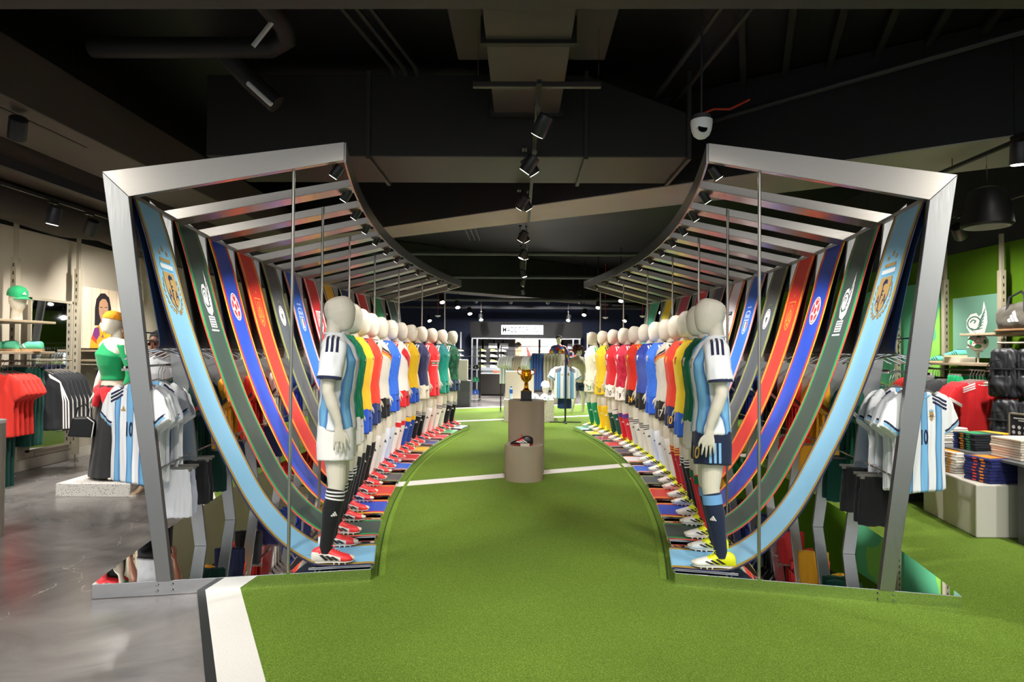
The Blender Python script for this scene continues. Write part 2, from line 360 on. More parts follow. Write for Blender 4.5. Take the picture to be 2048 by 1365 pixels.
# beams
struct(MB().box(-6.6, 6.6, 3.2, 3.62, 3.6, 4.7).build('trim_2', mat('#3f3a35', .7)), 'grey ceiling beam nearest the camera')
def quadbeam(name, near, far, z0, z1, label, bm=SOFF):
    pts = [near[0], near[1], far[1], far[0]]; mb = MB(); mb.prism(pts, lambda a, b, d: (a, b, d), z0+.012, z1, 0); mb.prism(pts, lambda a, b, d: (a, b, d), z0, z0+.012, 1)
    return struct(mb.build(name, [DARK, bm]), label)
quadbeam('trim_3', ((-6.5, 12.9), (6.45, 4.45)), ((-6.5, 13.5), (6.45, 5.9)), 3.6, 4.68, 'long diagonal ceiling bulkhead with grey underside', mat('#a39d95', .55, var=.15, bscale=1.2))
quadbeam('trim_4', ((-6.5, 14.9), (6.4, 26.1)), ((-6.5, 15.9), (6.4, 27.1)), 3.4, 4.68, 'dark far ceiling bulkhead crossing the shop at a slant')
for i, (y, z) in enumerate(((15.0, 3.95), (18.5, 3.8), (20.6, 3.3), (23.4, 3.25))):
    tag(MB().tube([(-6.4, y, z), (6.4, y, z)], .05 if i < 2 else .06, 8).build('ceiling_pipe', mat('#3a3c42', .5)), f'{ORD[i]} grey pipe crossing the ceiling beyond the stands', 'pipe')
# ducts
d = thing('air_duct', 'wide black air duct crossing above both stands', 'duct', (0, 6.4, 3.6))
for k, (x0, x1) in enumerate(((-3.3, -1.62), (-1.6, .62), (.64, 1.7))):
    MB().prism([(x0, 0), (x1, 0 if k < 2 else -.0), (x1, .85 if k < 2 else .45), (x0, .85)], lambda a, b, e: (a, e, b), 0, 1.0).build('duct_section', mat('#211e1b', .5, var=.25, bscale=1.5), d, bevel=.01)
for x in (-1.61, .63, 1.68): MB().box(x-.02, x+.02, -.03, 1.03, -.03, .88).build('flange', mat('#2c2a28', .5), d)
d = thing('air_duct', 'black ceiling duct running over the aisle with a wide collar', 'duct', (.02, 4.0, 4.0))
MB().box(-.33, .33, 0, 2.3, 0, .5).build('duct_section', mat('#463f39', .55, var=.2, bscale=1.5), d, bevel=.01)
MB().box(-.62, .68, .55, 1.5, .18, .62).build('collar', mat('#1d1b19', .55), d, bevel=.01)
for y in (.8, 2.28): MB().box(-.37, .37, y-.03, y+.03, -.03, .53).build('flange', DUCT, d)
d = thing('ceiling_strut', 'slotted steel strut hung across the aisle duct on two wires', 'strut', (.1, 4.95, 3.72))
MB().box(-.52, .5, -.02, .02, -.02, .025).build('channel', mat('#45403c', .4, .6), d, bevel=.004)
for x in (-.48, .48): MB().tube([(x, 0, .02), (x, 0, .458)], .003, 6).build('wire', CHROME, d)
d = thing('air_duct', 'broad flat duct running above the left shelving', 'duct', (-4.6, 8.6, 3.62))
MB().box(-.42, .42, -4.0, 4.4, 0, .5).build('duct_section', mat('#4c433a', .6, var=.2, bscale=1), d, bevel=.01)
MB().box(-.5, .5, -4.06, -3.98, -.03, .55).build('flange', DUCT, d)
d = thing('air_duct', 'second flat duct between shelving and broad duct', 'duct', (-5.7, 7.6, 3.55))
MB().box(-.35, .3, -4.4, 5.4, 0, .4).build('duct_section', mat('#5a4f45', .6, var=.15, bscale=1), d, bevel=.01)
MB().box(.31, .37, -4.4, 5.4, -.09, .02).build('slotted_channel', mat('#26282c', .5), d)
tag(MB().tube([(-6.14, y, 3.34+.03*sin(y*3)) for y in (3, 4.4, 5.6, 6.4, 7.4, 8.2, 9, 10, 12, 15)], [.2, .23, .21, .25, .22, .25, .21, .25, .22, .22], 18).build('flexible_duct', mat('#3a332c', .8, bump=.6, bscale=6), smooth=True), 'brown sagging insulated duct along the left wall top', 'duct')
for i, pts in enumerate(([(-3.95, 5.6, 4.34), (-2.3, 5.6, 4.34), (-2.14, 5.52, 4.38), (-2.12, 5.4, 4.44), (-2.25, 4.6, 4.55)], [(-2.85, 5.75, 4.42), (-2.59, 5.8, 4.13), (-2.35, 5.85, 3.92)])):
    tag(MB().tube(pts, .09, 12).build('ceiling_pipe', mat('#1f1d1c', .6), smooth=True), ('thick black elbow pipe above the left stand', 'short sloping black pipe below the elbow pipe')[i], 'pipe')
for i, (x, z) in enumerate(((-1.35, 4.45), (-1.23, 4.45), (-1.11, 4.45))):
    tag(MB().tube([(x-.35, 4.2, z), (x, 6.2, z), (x, 16, z)], .022, 6).build('conduit', mat('#2a2a2b', .5)), f'{ORD[i]} of three thin ceiling conduits left of the aisle duct', 'conduit')
for i, (a, b, r) in enumerate((((1.2, 8, 4.2), (1.75, 3.8, 4.5), .025), ((1.45, 8, 4.2), (2.0, 3.8, 4.5), .025), ((1.5, 7.8, 4.25), (6.2, 3.8, 4.5), .03), ((3.0, 7.2, 4.1), (6.3, 4.6, 4.3), .07))):
    tag(MB().tube([a, b], r, 8).build('conduit', mat('#2c2c2e', .5)), ('inner thin conduit rising behind the dome camera', 'outer thin conduit rising behind the dome camera', 'long slotted cable tray line across the right ceiling', 'thick black pipe across the right ceiling')[i], 'conduit')
for i in range(9):
    tag(MB().box(-.03, .03, -1.6, 1.6, 0, .05).build('roof_rib', mat('#1b1917', .7), loc=(1.9+i*.45, 5.5, 4.6), rot=(0, 0, -.35)), f'{ORD[i]} dark roof rib right of the dome camera', 'roof rib')
tag(MB().tube([(1.75, 6.5, 4.05), (1.95, 6.45, 4.12), (2.1, 6.4, 4.1), (2.3, 6.4, 4.2)], .012, 6).build('cable', mat('#b0341e', .5)), 'loose red cable on the dark ceiling', 'cable')
# pendant speaker top right
d = thing('ceiling_speaker', 'black bell-shaped pendant speaker under right ceiling', 'speaker', (4.55, 6.2, 2.86))
MB().lathe([(.001, 0), (.2, 0), (.22, .02), (.2, .2), (.15, .36), (.05, .4), (.001, .4)], 28).build('shell', mat('#121213', .45), d, smooth=True); MB().lathe([(.001, -.004), (.19, -.004), (.19, .004), (.001, .004)], 28).build('grille', mat('#8b8a86', .6), d)
MB().tube([(0, 0, .4), (0, 0, 1.8)], .005, 6).build('wire', CHROME, d)
# dome camera
d = thing('security_camera', 'white dome security camera hanging on a rod', 'camera', (1.41, 5.0, 3.4))
MB().lathe([(.001, -.085), (.035, -.082), (.062, -.06), (.078, -.02), (.085, .03), (.085, .06), (.001, .06)], 28).build('housing', WHITE, d, smooth=True)
MB().lathe([(.001, 0), (.045, 0), (.042, .012), (.001, .014)], 24).build('lens_ring', mat('#e2e2dd', .4), d, loc=(-.012, -.062, -.035), rot=(radians(68), 0, 0))
MB().lathe([(.001, .0), (.036, .0), (.036, .016), (.001, .02)], 24).build('lens', mat('#0c120c', .1), d, loc=(-.012, -.063, -.035), rot=(radians(68), 0, 0))
MB().lathe([(.05, .06), (.07, .062), (.07, .1), (.05, .1)], 24).build('mount', mat('#3a3a3a', .5), d); MB().tube([(0, 0, .1), (0, 0, 1.28)], .008, 8).build('rod', mat('#333333', .4), d)

# ------------------------------------------------------------------ track lamps
_cam_me = MB().lathe([(.001, 0), (.052, 0), (.055, .004), (.055, .15), (.05, .155), (.001, .155)], 24).mesh('can', smooth=True)
_len_me = MB().lathe([(.001, -.002), (.046, -.002), (.046, .002), (.001, .002)], 24).mesh('lens')
_brk_me = MB().box(-.02, .02, -.05, .05, .19, .215).box(-.004, .004, -.004, .004, .1, .19).mesh('bracket')
def lamp(loc, target, label, watt, deg=50, group=None, sc=1, lit=True, blend=.5, body='#1d1f22', cat='spotlight', rod=0):
    t = thing('track_spotlight', label, cat, loc, 0, group, sc); dirv = (V(target)-V(loc)).normalized(); q = (-dirv).to_track_quat('Z', 'Y').to_euler()
    link('can', _cam_me, mat(body, .4), t, rot=tuple(q)); link('lens', _len_me, LENS if lit else mat('#555555', .3), t, rot=tuple(q)); link('bracket', _brk_me, BLACK, t)
    if rod: MB().tube([(0, 0, .2), (0, 0, (rod-loc[2])/sc)], .008, 6).build('rod', BLACK, t)
    if lit and watt: 
        o = spot_light((0, 0, 0), (1, 0, 0), watt, deg, blend, .045*sc); o.parent = t; o.location = V(dirv)*.012; o.rotation_euler = dirv.to_track_quat('-Z', 'Y').to_euler()
    return t
def track(p, q, label):
    p, q = V(p), V(q); mb = MB(); d = (q-p).normalized(); ref = V((0, 0, 1)); a = d.cross(ref).normalized(); b = ref
    mb.rings([[x+a*i*.018+b*j*.016 for i, j in ((-1, -1), (1, -1), (1, 1), (-1, 1))] for x in (p, q)])
    t = thing('lighting_track', label, 'lighting track', (0, 0, 0)); mb.build('channel', BLACK, t)
    for k in (.1, .5, .9): w = p.lerp(q, k); MB().tube([w, (w.x, w.y, 4.695)], .004, 6).build('wire', BLACK, t)
    return t
track((.1, 4.6, 3.6), (.02, 25, 3.6), 'black lighting track running over the aisle')
ct = [(.1, 5.15, (-1.2, 6.4, 1)), (.0, 6.2, (-1.7, 6.9, 1)), (.1, 6.28, (1.7, 7.2, 1)), (-.06, 7.8, (-1.7, 9, .8)), (.06, 7.85, (1.7, 9, .8)), (-.05, 10.1, (-1.6, 11, .8)), (.06, 10.15, (1.6, 11, .8)),
      (-.04, 12.0, (-1.4, 12, .6)), (.06, 12.1, (.9, 13, .6)), (0, 13.4, (0, 15, 0)), (.05, 15, (.8, 15, .5)), (0, 17, (-.6, 18, .5)), (.04, 19.5, (.6, 21, .8)), (0, 22, (0, 24, 1))]
for i, (x, y, t) in enumerate(ct):
    lamp((x, y, 3.39), t, f'{ORD[i]} black spotlight along the aisle track, counted from the front', 200 if y < 9 else (280 if y < 14 else 380), 70, 'spotlights on the aisle track', 1.15)
track((-5.35, 3, 3.28), (-5.35, 16, 3.28), 'black lighting track between the left ducts'); track((5.2, 3, 3.28), (5.2, 16, 3.28), 'black lighting track above the right shelving')
for i, (x, y, z, t) in enumerate(((-4.42, 5.35, 3.42, (-6, 7.0, 1)), (-5.35, 7.0, 3.0, (-5.8, 7.0, .9)), (-5.35, 7.6, 3.0, (-6.4, 8.2, 1.2)), (-5.35, 8.3, 3.0, (-6.4, 9.4, 1.9)), (-5.35, 10.0, 3.0, (-6.2, 10.2, 1.2)), (-5.35, 12.4, 3, (-5.6, 12.6, .8)), (-5.35, 6.2, 3.0, (-4.6, 6.9, 1.0)), (-5.35, 9.1, 3.0, (-3.6, 7.4, 1.0)))):
    lamp((x, y, z), t, f'{ORD[i]} black spotlight over the left shelving, counted from the front', 170, 85, 'spotlights over the left shelving', 1.25, blend=1)
track((-4.42, 4.9, 3.63), (-4.42, 6.2, 3.63), 'short black track over the floor left of the stands')
for i, (x, y, z, t) in enumerate(((4.35, 5.55, 3.28, (4.4, 5.8, .5)), (5.2, 6.9, 3.0, (5.7, 7.4, 1.3)), (5.2, 7.5, 3.0, (6.4, 8.6, 1.9)), (5.2, 7.9, 3.0, (5.7, 8.0, .9)), (5.2, 6.2, 3.0, (5.2, 6.3, .8)), (5.2, 9.5, 3, (6.2, 9.8, 1.4)), (5.2, 12.0, 3, (6, 12.4, 1)))):
    lamp((x, y, z), t, f'{ORD[i]} black spotlight over the right wall, counted from the front', 190, 80, 'spotlights over the right wall', 1.25, blend=1)
track((4.35, 4.6, 3.5), (4.35, 6.6, 3.5), 'short black track right of the stands')
for i, (x, y, z) in enumerate(((-2.3, 18, 3.0), (-2.0, 19.4, 2.95), (-1.75, 21, 2.85), (2.9, 18.4, 3.1), (2.4, 19.8, 3.0), (2.1, 21.2, 2.85), (-1.5, 23, 2.75), (1.7, 23, 2.75), (-3.8, 19, 2.8), (4.2, 19, 2.8), (-5, 15, 2.9), (4.6, 15.5, 2.9), (3.6, 22, 2.7), (-3.4, 23, 2.7))):
    lamp((x, y, z), (x*.7, y-1.6, .3), f'{ORD[i]} glowing ceiling spotlight in the far half of the shop', 420, 110, 'ceiling spotlights in the far half of the shop', 1.5, blend=.9, rod=4.69)
for i, (x, y) in enumerate(((-1.6, 21.6), (-.4, 21.8), (.9, 21.8), (2.0, 21.6), (-3.2, 23.5), (3.3, 23.5))):  # extra lamps put in to brighten the back counter
    lamp((x, y, 3.3), (x, 25.2, 1.2), f'{ORD[i]} added black fill spotlight aimed at the back counter, from the left', 420, 75, 'fill spotlights added for the back counter', 1.3, blend=.8, rod=4.69)
for i, (x, y) in enumerate(((-2.9, 21.5), (2.9, 21.8), (-4.4, 20.5), (4.0, 20.8))):
    t = thing('fire_detector', f'{ORD[i]} small red and white fire detector hanging from the far ceiling', 'detector', (x, y, 2.75), 0, 'fire detectors in the far half of the shop')
    MB().tube([(0, 0, .06), (0, 0, 1.95)], .012, 6).build('rod', mat('#a01a20', .5), t); MB().lathe([(.001, 0), (.06, .02), (.1, .05), (.1, .07), (.001, .07)], 16).build('dome', WHITE, t, smooth=True)
# pale strip brackets near the top left
for i, (p, q) in enumerate((((-2.32, 5.25, 4.18), (-2.12, 5.25, 4.44)), ((-2.56, 5.7, 4.06), (-2.34, 5.7, 3.86)))):
    tag(MB().tube([p, q], .022, 6).build('strip_bracket', mat('#d8d8d4', .4)), ('pale slotted strip bracket standing above the elbow pipe', 'pale slotted strip bracket below the elbow pipe')[i], 'bracket')
# ------------------------------------------------------------------ the two display stands
SIDE = {-1: 'left', 1: 'right'}
def arc_strip(s, sec, th0=-TH, th1=TH, n=72):
    return MB().rings([[pol(s, r, th0+(th1-th0)*i/n, z) for r, z in sec] for i in range(n+1)])
RIBP = spline([(-.012, .085, 0), (-.02, .1, 0), (-.005, .118, 0), (.12, .119, 0), (.28, .122, 0), (.42, .158, 0), (.61, .3, 0), (.8, .54, 0), (.98, .885, 0), (1.145, 1.265, 0), (1.325, 1.8, 0), (1.472, 2.355, 0), (1.548, 2.6, 0)], 6)
for s in (-1, 1):
    st = thing('display_stand', f'curved brushed steel display stand with mirrored base on the {SIDE[s]} of the aisle', 'display stand', (0, 0, 0))
    arc_strip(s, [(0, .003), (1.735, .003), (1.735, .095), (0, .095)]).build('mirror_base', MIRROR, st, bevel=.003)
    for i in range(13):
        th = -TH+DTH*i; t0, t1 = (-.022, .03) if i == 0 else ((-.03, .022) if i == 12 else (-.015, .015))
        def fn(a, b, e, th=th): return pol(s, a, th+e/(R0+1), b)
        MB().prism([(1.262, .095), (1.348, .095), (1.71, 2.732), (1.552, 2.58)], fn, t0, t1).build('post', STEEL_POST, st, bevel=.003)
        if i in (0, 12): mb = MB().prism([(1.71, 2.732), (1.552, 2.58), (.212, 2.905), (.212, 3.03)], fn, t0, t1)
        else:           # angle section: upright plate with a wide bottom flange reaching back
            mb = MB().prism([(1.622, 2.648), (1.552, 2.58), (.214, 2.905), (.214, 2.968)], fn, -.015, -.003); mb.prism([(1.552, 2.58), (1.552, 2.588), (.214, 2.912), (.214, 2.905)], fn, -.015, .185)
        mb.build('beam', STEEL, st, bevel=.002)
    arc_strip(s, [(.2, 2.9), (.214, 2.9), (.214, 3.032), (.2, 3.032)]).build('fascia', brushed('dark_steel%d' % s, '#8d8c8c', .3), st)
    arc_strip(s, [(1.535, 2.585), (1.565, 2.585), (1.565, 2.61), (1.535, 2.61)]).build('top_rail', STEEL, st)
    arc_strip(s, [(1.56, 1.47), (1.572, 1.47), (1.572, 1.485), (1.56, 1.485)]).build('hanging_rail', CHROME, st)
    arc_strip(s, [(1.42, 1.5), (1.435, 1.5), (1.435, 1.7), (1.42, 1.7)], -TH+2*DTH).build('back_panel', mat('#a6a39c', .5), st)
    for i in range(0, 13, 2):
        p = pol(s, .545, -.2063+DTH*i+(.002 if i == 0 else 0), .095); MB().tube([p, (p.x, p.y, 2.89)], .0115, 10).build('pole', mat('#a9a69e', .35, .9), st, smooth=True)
        MB().lathe([(.001, 0), (.028, 0), (.028, .008), (.001, .008)], 16, c=p).build('pole_foot', CHROME, st)
    for i in range(13):     # arms carrying the clothes rail
        th = -TH+DTH*i; MB().prism([(1.42, 1.455), (1.58, 1.455), (1.58, 1.47), (1.42, 1.47)], lambda a, b, e: pol(s, a, th+e/(R0+1), b), -.012, .012).build('rail_arm', STEEL, st)
    for dx in (-.045, .045):
        for z in (.03, .068):
            p = pol(s, 1.305+dx, -TH, z); MB().lathe([(.001, -.007), (.008, -.006), (.01, 0), (.001, 0)], 12).build('bolt', CHROME, st, loc=p, rot=(radians(-90), 0, 0))
    for i in range(12):     # small spotlights behind the fascia
        th = -TH+DTH*(i+.22); p = pol(s, .3, th, 2.83); lamp(p, pol(s, 1.2, th+.014, 1.45), f'{ORD[i]} small black spotlight under the {SIDE[s]} canopy, counted from the front', 90, 70, f'small spotlights under the {SIDE[s]} canopy', .62, blend=.7)

# ------------------------------------------------------------------ ribbons
HW = .245; LANE = [-.245, -.222, -.182, .182, .222, .245]; LM = [2, 1, 0, 1, 2]
def ribbon_mesh(name, prof, off=.004):
    mb = MB(); n = len(prof); P = [V((-a, 0, b)) for a, b, _ in prof]; N = []
    for i in range(n):
        t = (P[min(i+1, n-1)]-P[max(i-1, 0)]).normalized(); N.append(V((0, 1, 0)).cross(t))
    for side in (0, 1):
        for k in range(5):
            q = [(LANE[k], LANE[k+1])]; vs = []; fs = []
            for i in range(n):
                for y in q[0]: p = P[i]-N[i]*(off*side); vs.append((p.x, y, p.z))
            fs = [(2*i, 2*i+1, 2*i+3, 2*i+2) for i in range(n-1)]; mb.add(vs, fs, LM[k] if side == 0 else 3)
    for y in (-HW, HW):
        vs = []
        for i in range(n): p = P[i]-N[i]*off; vs += [(P[i].x, y, P[i].z), (p.x, y, p.z)]
        mb.add(vs, [(2*i, 2*i+1, 2*i+3, 2*i+2) for i in range(n-1)], 2)
    me = bpy.data.meshes.new(name); me.from_pydata(mb.v, [], mb.f); me.polygons.foreach_set('material_index', mb.mi); me.shade_smooth(); me.set_sharp_from_angle(angle=radians(50)); return me
RIB_ME = ribbon_mesh('strip', RIBP)
FALL_ME = ribbon_mesh('back_fall', spline([(1.385, 1.605, 0), (1.375, 1.64, 0), (1.4, 1.8, 0), (1.5, 2.3, 0), (1.6, 2.6, 0), (1.575, 2.625, 0), (1.552, 2.605, 0)], 5), -.004)
ROLL_ME = MB().tube([(.012, -.24, .098), (.012, .24, .098)], .012, 10).mesh('roller', smooth=True)
ROD_ME = MB().tube([(0, -.2, .1), (-.42, -.2, .1)], .005, 6).tube([(0, .2, .1), (-.42, .2, .1)], .005, 6).mesh('support_rod')
_arc = [0]
for a, b in zip(RIBP, RIBP[1:]): _arc.append(_arc[-1]+(b-a).length)
def rib_at(L):
    for i in range(len(_arc)-1):
        if L <= _arc[i+1] or i == len(_arc)-2:
            t = (L-_arc[i])/(_arc[i+1]-_arc[i]); p = RIBP[i].lerp(RIBP[i+1], t); d = (RIBP[i+1]-RIBP[i]).normalized(); return V((-p.x, 0, p.y)), V((d.y, 0, d.x))
def rib_map(z):
    """flat art -> the ribbon's upper face, art origin at height z"""
    L0_ = next(_arc[i] for i in range(len(RIBP)) if RIBP[i].y > z)
    def fn(u, v, l):
        p, n = rib_at(L0_+v); return V((p.x, u, p.z))+n*(.003+l)
    return fn
# crests: slot 0,1,2.. colours listed beside
def leafring(x, y, r, m, n=9, a0=pi*1.08, a1=pi*1.92, s=.016):
    out = []
    for k in range(n):
        a = a0+(a1-a0)*k/(n-1); out += xf(poly([(0, -s), (s*.6, 0), (0, s*1.2), (-s*.6, 0)], m), x+r*cos(a), y+r*1.15*sin(a), 1, a)
    return out
shield = [(-.075, .13), (.075, .13), (.078, 0), (.05, -.08), (0, -.125), (-.05, -.08), (-.078, 0)]
def c_arg():
    a = star(0, .29, .028, 0)+star(-.062, .262, .024, 0)+star(.062, .262, .024, 0)+rect(-.085, .2, .085, .224, 0)
    a += rect(-.1, .142, .1, .196, 1)+rect(-.105, .155, .105, .184, 2)+poly([(x*1.22, y) for x, y in shield], 0)
    for sg in (-1, 1):
        for k in range(8):
            t = pi*(1.5+sg*(.06+.085*k)); a += xf(poly([(0, -.008), (.011, .006), (.004, .03), (-.004, .03), (-.011, .006)], 0), .125*cos(t), -.005+.135*sin(t), 1, t-pi/2+sg*.9)
    a += ring(0, -.005, .128, .006, 0, 24, pi*1.08, pi*1.92)
    a += poly([(-.034, .08), (-.014, .07), (.012, .085), (.042, .08), (.036, .108), (.0, .116), (-.026, .1)], 3)
    a += text('A', -.052, -.02, .07, 3, .85, .01)+text('F', .002, .008, .066, 3, .9, .01)+text('A', .052, -.02, .07, 3, .85, .01)+stroke([(-.014, .08), (-.014, -.09), (.012, -.1)], .012, 3)
    return a, ['#b99a5e', '#6fbfe6', '#f2f6f8', '#252a55']
def c_mex():
    a = poly([(.02, .09), (.045, .12), (.062, .25), (.085, .13), (.09, .02), (.07, -.08), (.02, -.12), (-.05, -.1), (-.085, -.02), (-.085, .06), (-.05, .12), (0, .13)], 0)+circ(-.02, .02, .062, 1, 28, .078)+circ(-.02, .02, .05, 0, 28, .064)
    for k in range(7): a += stroke([(.0+.006*k, -.05+.018*k), (.05+.004*k, -.035+.034*k)], .008, 1)
    a += stroke([(-.055, .03), (-.03, .06), (-.005, .045), (-.02, .02)], .012, 1)+stroke([(-.05, -.03), (-.02, -.05), (.03, -.045)], .01, 1)+rect(-.07, -.215, .06, -.125, 0)
    for k in range(4): a += rect(-.062, -.205+.02*k, .052, -.197+.02*k, 1)
    for k in range(6): a += circ(-.07+.012*k, -.02-.013*k, .005, 1, 8)
    return a+rect(-.085, -.245, .075, -.232, 0), ['#f1f3f2', '#3d4f4d']
def c_col():
    a = circ(0, 0, .105, 0, 40, .125)+circ(0, 0, .094, 1, 40, .113)+circ(0, 0, .085, 0, 40, .104)
    a += xf(poly([(.032*sin(2*pi*k/5), .036*cos(2*pi*k/5)) for k in range(5)], 1))
    for k in range(5):
        w = 2*pi*k/5; a += poly([(.078*sin(w+j)*q, .094*cos(w+j)*q) for j, q in ((-.5, 1), (-.25, 1.02), (0, 1.03), (.25, 1.02), (.5, 1), (.42, .62), (0, .52), (-.42, .62))], 1)
    return a, ['#f3ece6', '#d3303a']
def c_esp():
    sh = [(-.085, .14), (.085, .14), (.085, -.03), (.06, -.11), (0, -.155), (-.06, -.11), (-.085, -.03)]; inn = [(x*.9, y*.92) for x, y in sh]
    a = star(0, .2, .022, 0)+poly(sh, 0)+poly(inn, 1)+ring(0, .075, .032, .008, 0)+rect(-.04, .03, .04, .04, 0)+rect(-.05, -.06, -.01, .02, 0)+rect(.01, -.06, .05, .02, 0)+rect(-.04, -.05, -.02, .01, 1)+rect(.02, -.05, .04, .01, 1)+circ(0, -.095, .018, 0)+ring(0, -.02, .07, .006, 0, 20, 3.4, 6.0)
    return a, ['#f0a23a', '#cf3428']
def c_ger():
    a = circ(0, 0, .085, 0, 40, .115)+circ(0, 0, .075, 1, 40, .103)+circ(0, 0, .068, 0, 40, .094)+circ(0, 0, .05, 1, 30, .07)+circ(0, 0, .044, 0, 30, .062)
    a += poly([(-.035, .03), (-.01, .015), (0, .04), (.01, .015), (.035, .03), (.02, -.02), (.01, -.045), (-.01, -.045), (-.02, -.02)], 1)
    for x, y in ((-.045, .15), (-.018, .165), (.018, .165), (.045, .15)): a += star(x, y, .015, 2)
    return a, ['#eef1ef', '#41464a', '#8c9058']
def c_ita():
    sh = [(-.075, .115), (-.05, .135), (0, .145), (.05, .135), (.075, .115), (.078, -.06), (.05, -.125), (0, -.155), (-.05, -.125), (-.078, -.06)]; inn = [(x*.9, y*.93) for x, y in sh]
    a = poly(sh, 0)+poly(inn, 1)+text('ITALIA', 0, .075, .04, 0, .8, .01)+rect(-.06, .02, .06, .03, 0)+rect(-.06, -.08, -.022, .005, 2)+rect(-.02, -.115, .02, .005, 0)+rect(.022, -.08, .06, .005, 3)
    for k in range(4): a += star(-.05+.033*k, .185, .017, 0)
    return a, ['#f2f4f4', '#3f74c6', '#3b9a63', '#c8384a']
def c_per():
    a = poly([(-.09, .15), (.09, .15), (.09, -.06), (0, -.15), (-.09, -.06)], 0)
    for k in range(3): a += rect(-.07+.055*k, -.06, -.045+.055*k, .13, 1)
    return a+circ(0, 0, .04, 0)+text('FPF', 0, .0, .035, 1), ['#f4efec', '#cf2c33']
def c_jpn():
    sh = [(-.085, .13), (.085, .13), (.085, -.04), (.05, -.12), (0, -.16), (-.05, -.12), (-.085, -.04)]; inn = [(x*.92, y*.94) for x, y in sh]
    a = rect(-.085, .13, .085, .175, 1)+text('JAPAN', 0, .152, .028, 0)+poly(sh, 1)+poly(inn, 0)
    for k in range(3): a += stroke([(.02+.018*k, .115), (.02+.018*k, .03)], .009, 2 if k != 1 else 1)
    a += stroke([(-.06, .1), (-.02, .06), (-.03, -.0)], .012, 2)+ring(-.02, -.03, .025, .01, 2)+ring(0, -.085, .028, .01, 2)+circ(.03, -.05, .014, 2)
    return a, ['#f3f1ee', '#3a3d48', '#cf3b38']
def c_gold(): return ring(0, 0, .075, .014, 0)+star(0, 0, .05, 0)+rect(-.05, -.12, .05, -.1, 0), ['#c9a25e']
def c_round(c, b): return lambda: (circ(0, 0, .08, 0)+circ(0, 0, .068, 1)+circ(0, 0, .05, 0)+star(0, 0, .04, 1), [c, b])
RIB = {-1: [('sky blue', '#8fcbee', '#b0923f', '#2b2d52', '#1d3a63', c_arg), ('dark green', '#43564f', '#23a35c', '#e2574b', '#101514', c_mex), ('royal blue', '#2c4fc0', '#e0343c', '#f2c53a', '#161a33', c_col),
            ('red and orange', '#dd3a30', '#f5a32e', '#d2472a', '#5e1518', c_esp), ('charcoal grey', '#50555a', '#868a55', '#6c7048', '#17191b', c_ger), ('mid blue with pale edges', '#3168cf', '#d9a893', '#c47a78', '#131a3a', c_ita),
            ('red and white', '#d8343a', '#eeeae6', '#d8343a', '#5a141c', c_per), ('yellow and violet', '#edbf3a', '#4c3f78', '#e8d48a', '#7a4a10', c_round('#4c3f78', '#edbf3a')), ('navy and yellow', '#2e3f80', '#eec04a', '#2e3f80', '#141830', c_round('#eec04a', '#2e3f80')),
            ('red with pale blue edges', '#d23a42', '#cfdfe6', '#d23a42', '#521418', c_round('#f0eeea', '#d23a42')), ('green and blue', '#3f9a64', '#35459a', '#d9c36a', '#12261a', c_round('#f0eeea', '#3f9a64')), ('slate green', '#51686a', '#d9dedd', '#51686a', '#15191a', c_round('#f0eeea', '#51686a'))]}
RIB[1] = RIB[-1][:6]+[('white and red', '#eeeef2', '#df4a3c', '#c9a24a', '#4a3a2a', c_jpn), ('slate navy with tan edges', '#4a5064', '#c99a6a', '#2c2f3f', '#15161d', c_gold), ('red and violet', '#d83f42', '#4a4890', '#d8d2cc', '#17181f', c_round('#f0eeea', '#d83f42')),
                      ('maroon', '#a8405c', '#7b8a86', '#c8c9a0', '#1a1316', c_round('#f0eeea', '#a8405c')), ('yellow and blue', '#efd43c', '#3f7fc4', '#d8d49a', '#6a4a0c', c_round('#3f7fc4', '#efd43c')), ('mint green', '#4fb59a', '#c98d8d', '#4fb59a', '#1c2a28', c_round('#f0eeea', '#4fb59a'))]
CREST_ME = {}
for s in (-1, 1):
    for i, (nm, c0, c1, c2, c3, cr) in enumerate(RIB[s]):
        th = -.1922+DTH*i; t = thing('banner_ribbon', f'{nm} hanging ribbon, {ORD[i]} from the front on the {SIDE[s]} stand', 'banner', pol(s, 0, th, 0), inward(s, th), f'ribbons of the {SIDE[s]} stand')
        ms = [mat(c, .45, 0, spec=.4) for c in (c0, c1, c2, c3)]
        link('strip', RIB_ME, ms, t); link('back_fall', FALL_ME, [ms[3], ms[1], ms[3], ms[3]], t); link('roller', ROLL_ME, CHROME, t); link('support_rod', ROD_ME, CHROME, t)
        art, cols = cr(); k = cr.__name__ if cr.__name__ != 'fn' else id(cr)
        if k not in CREST_ME or cr.__name__ == '<lambda>': CREST_ME[k] = art_mesh('crest', [([(u*1.12, w*1.06) for u, w in q], f_, m_) for q, f_, m_ in art], rib_map(1.93), .03, .00003)
        link('crest', CREST_ME[k], [mat(c, .5) for c in cols], t)
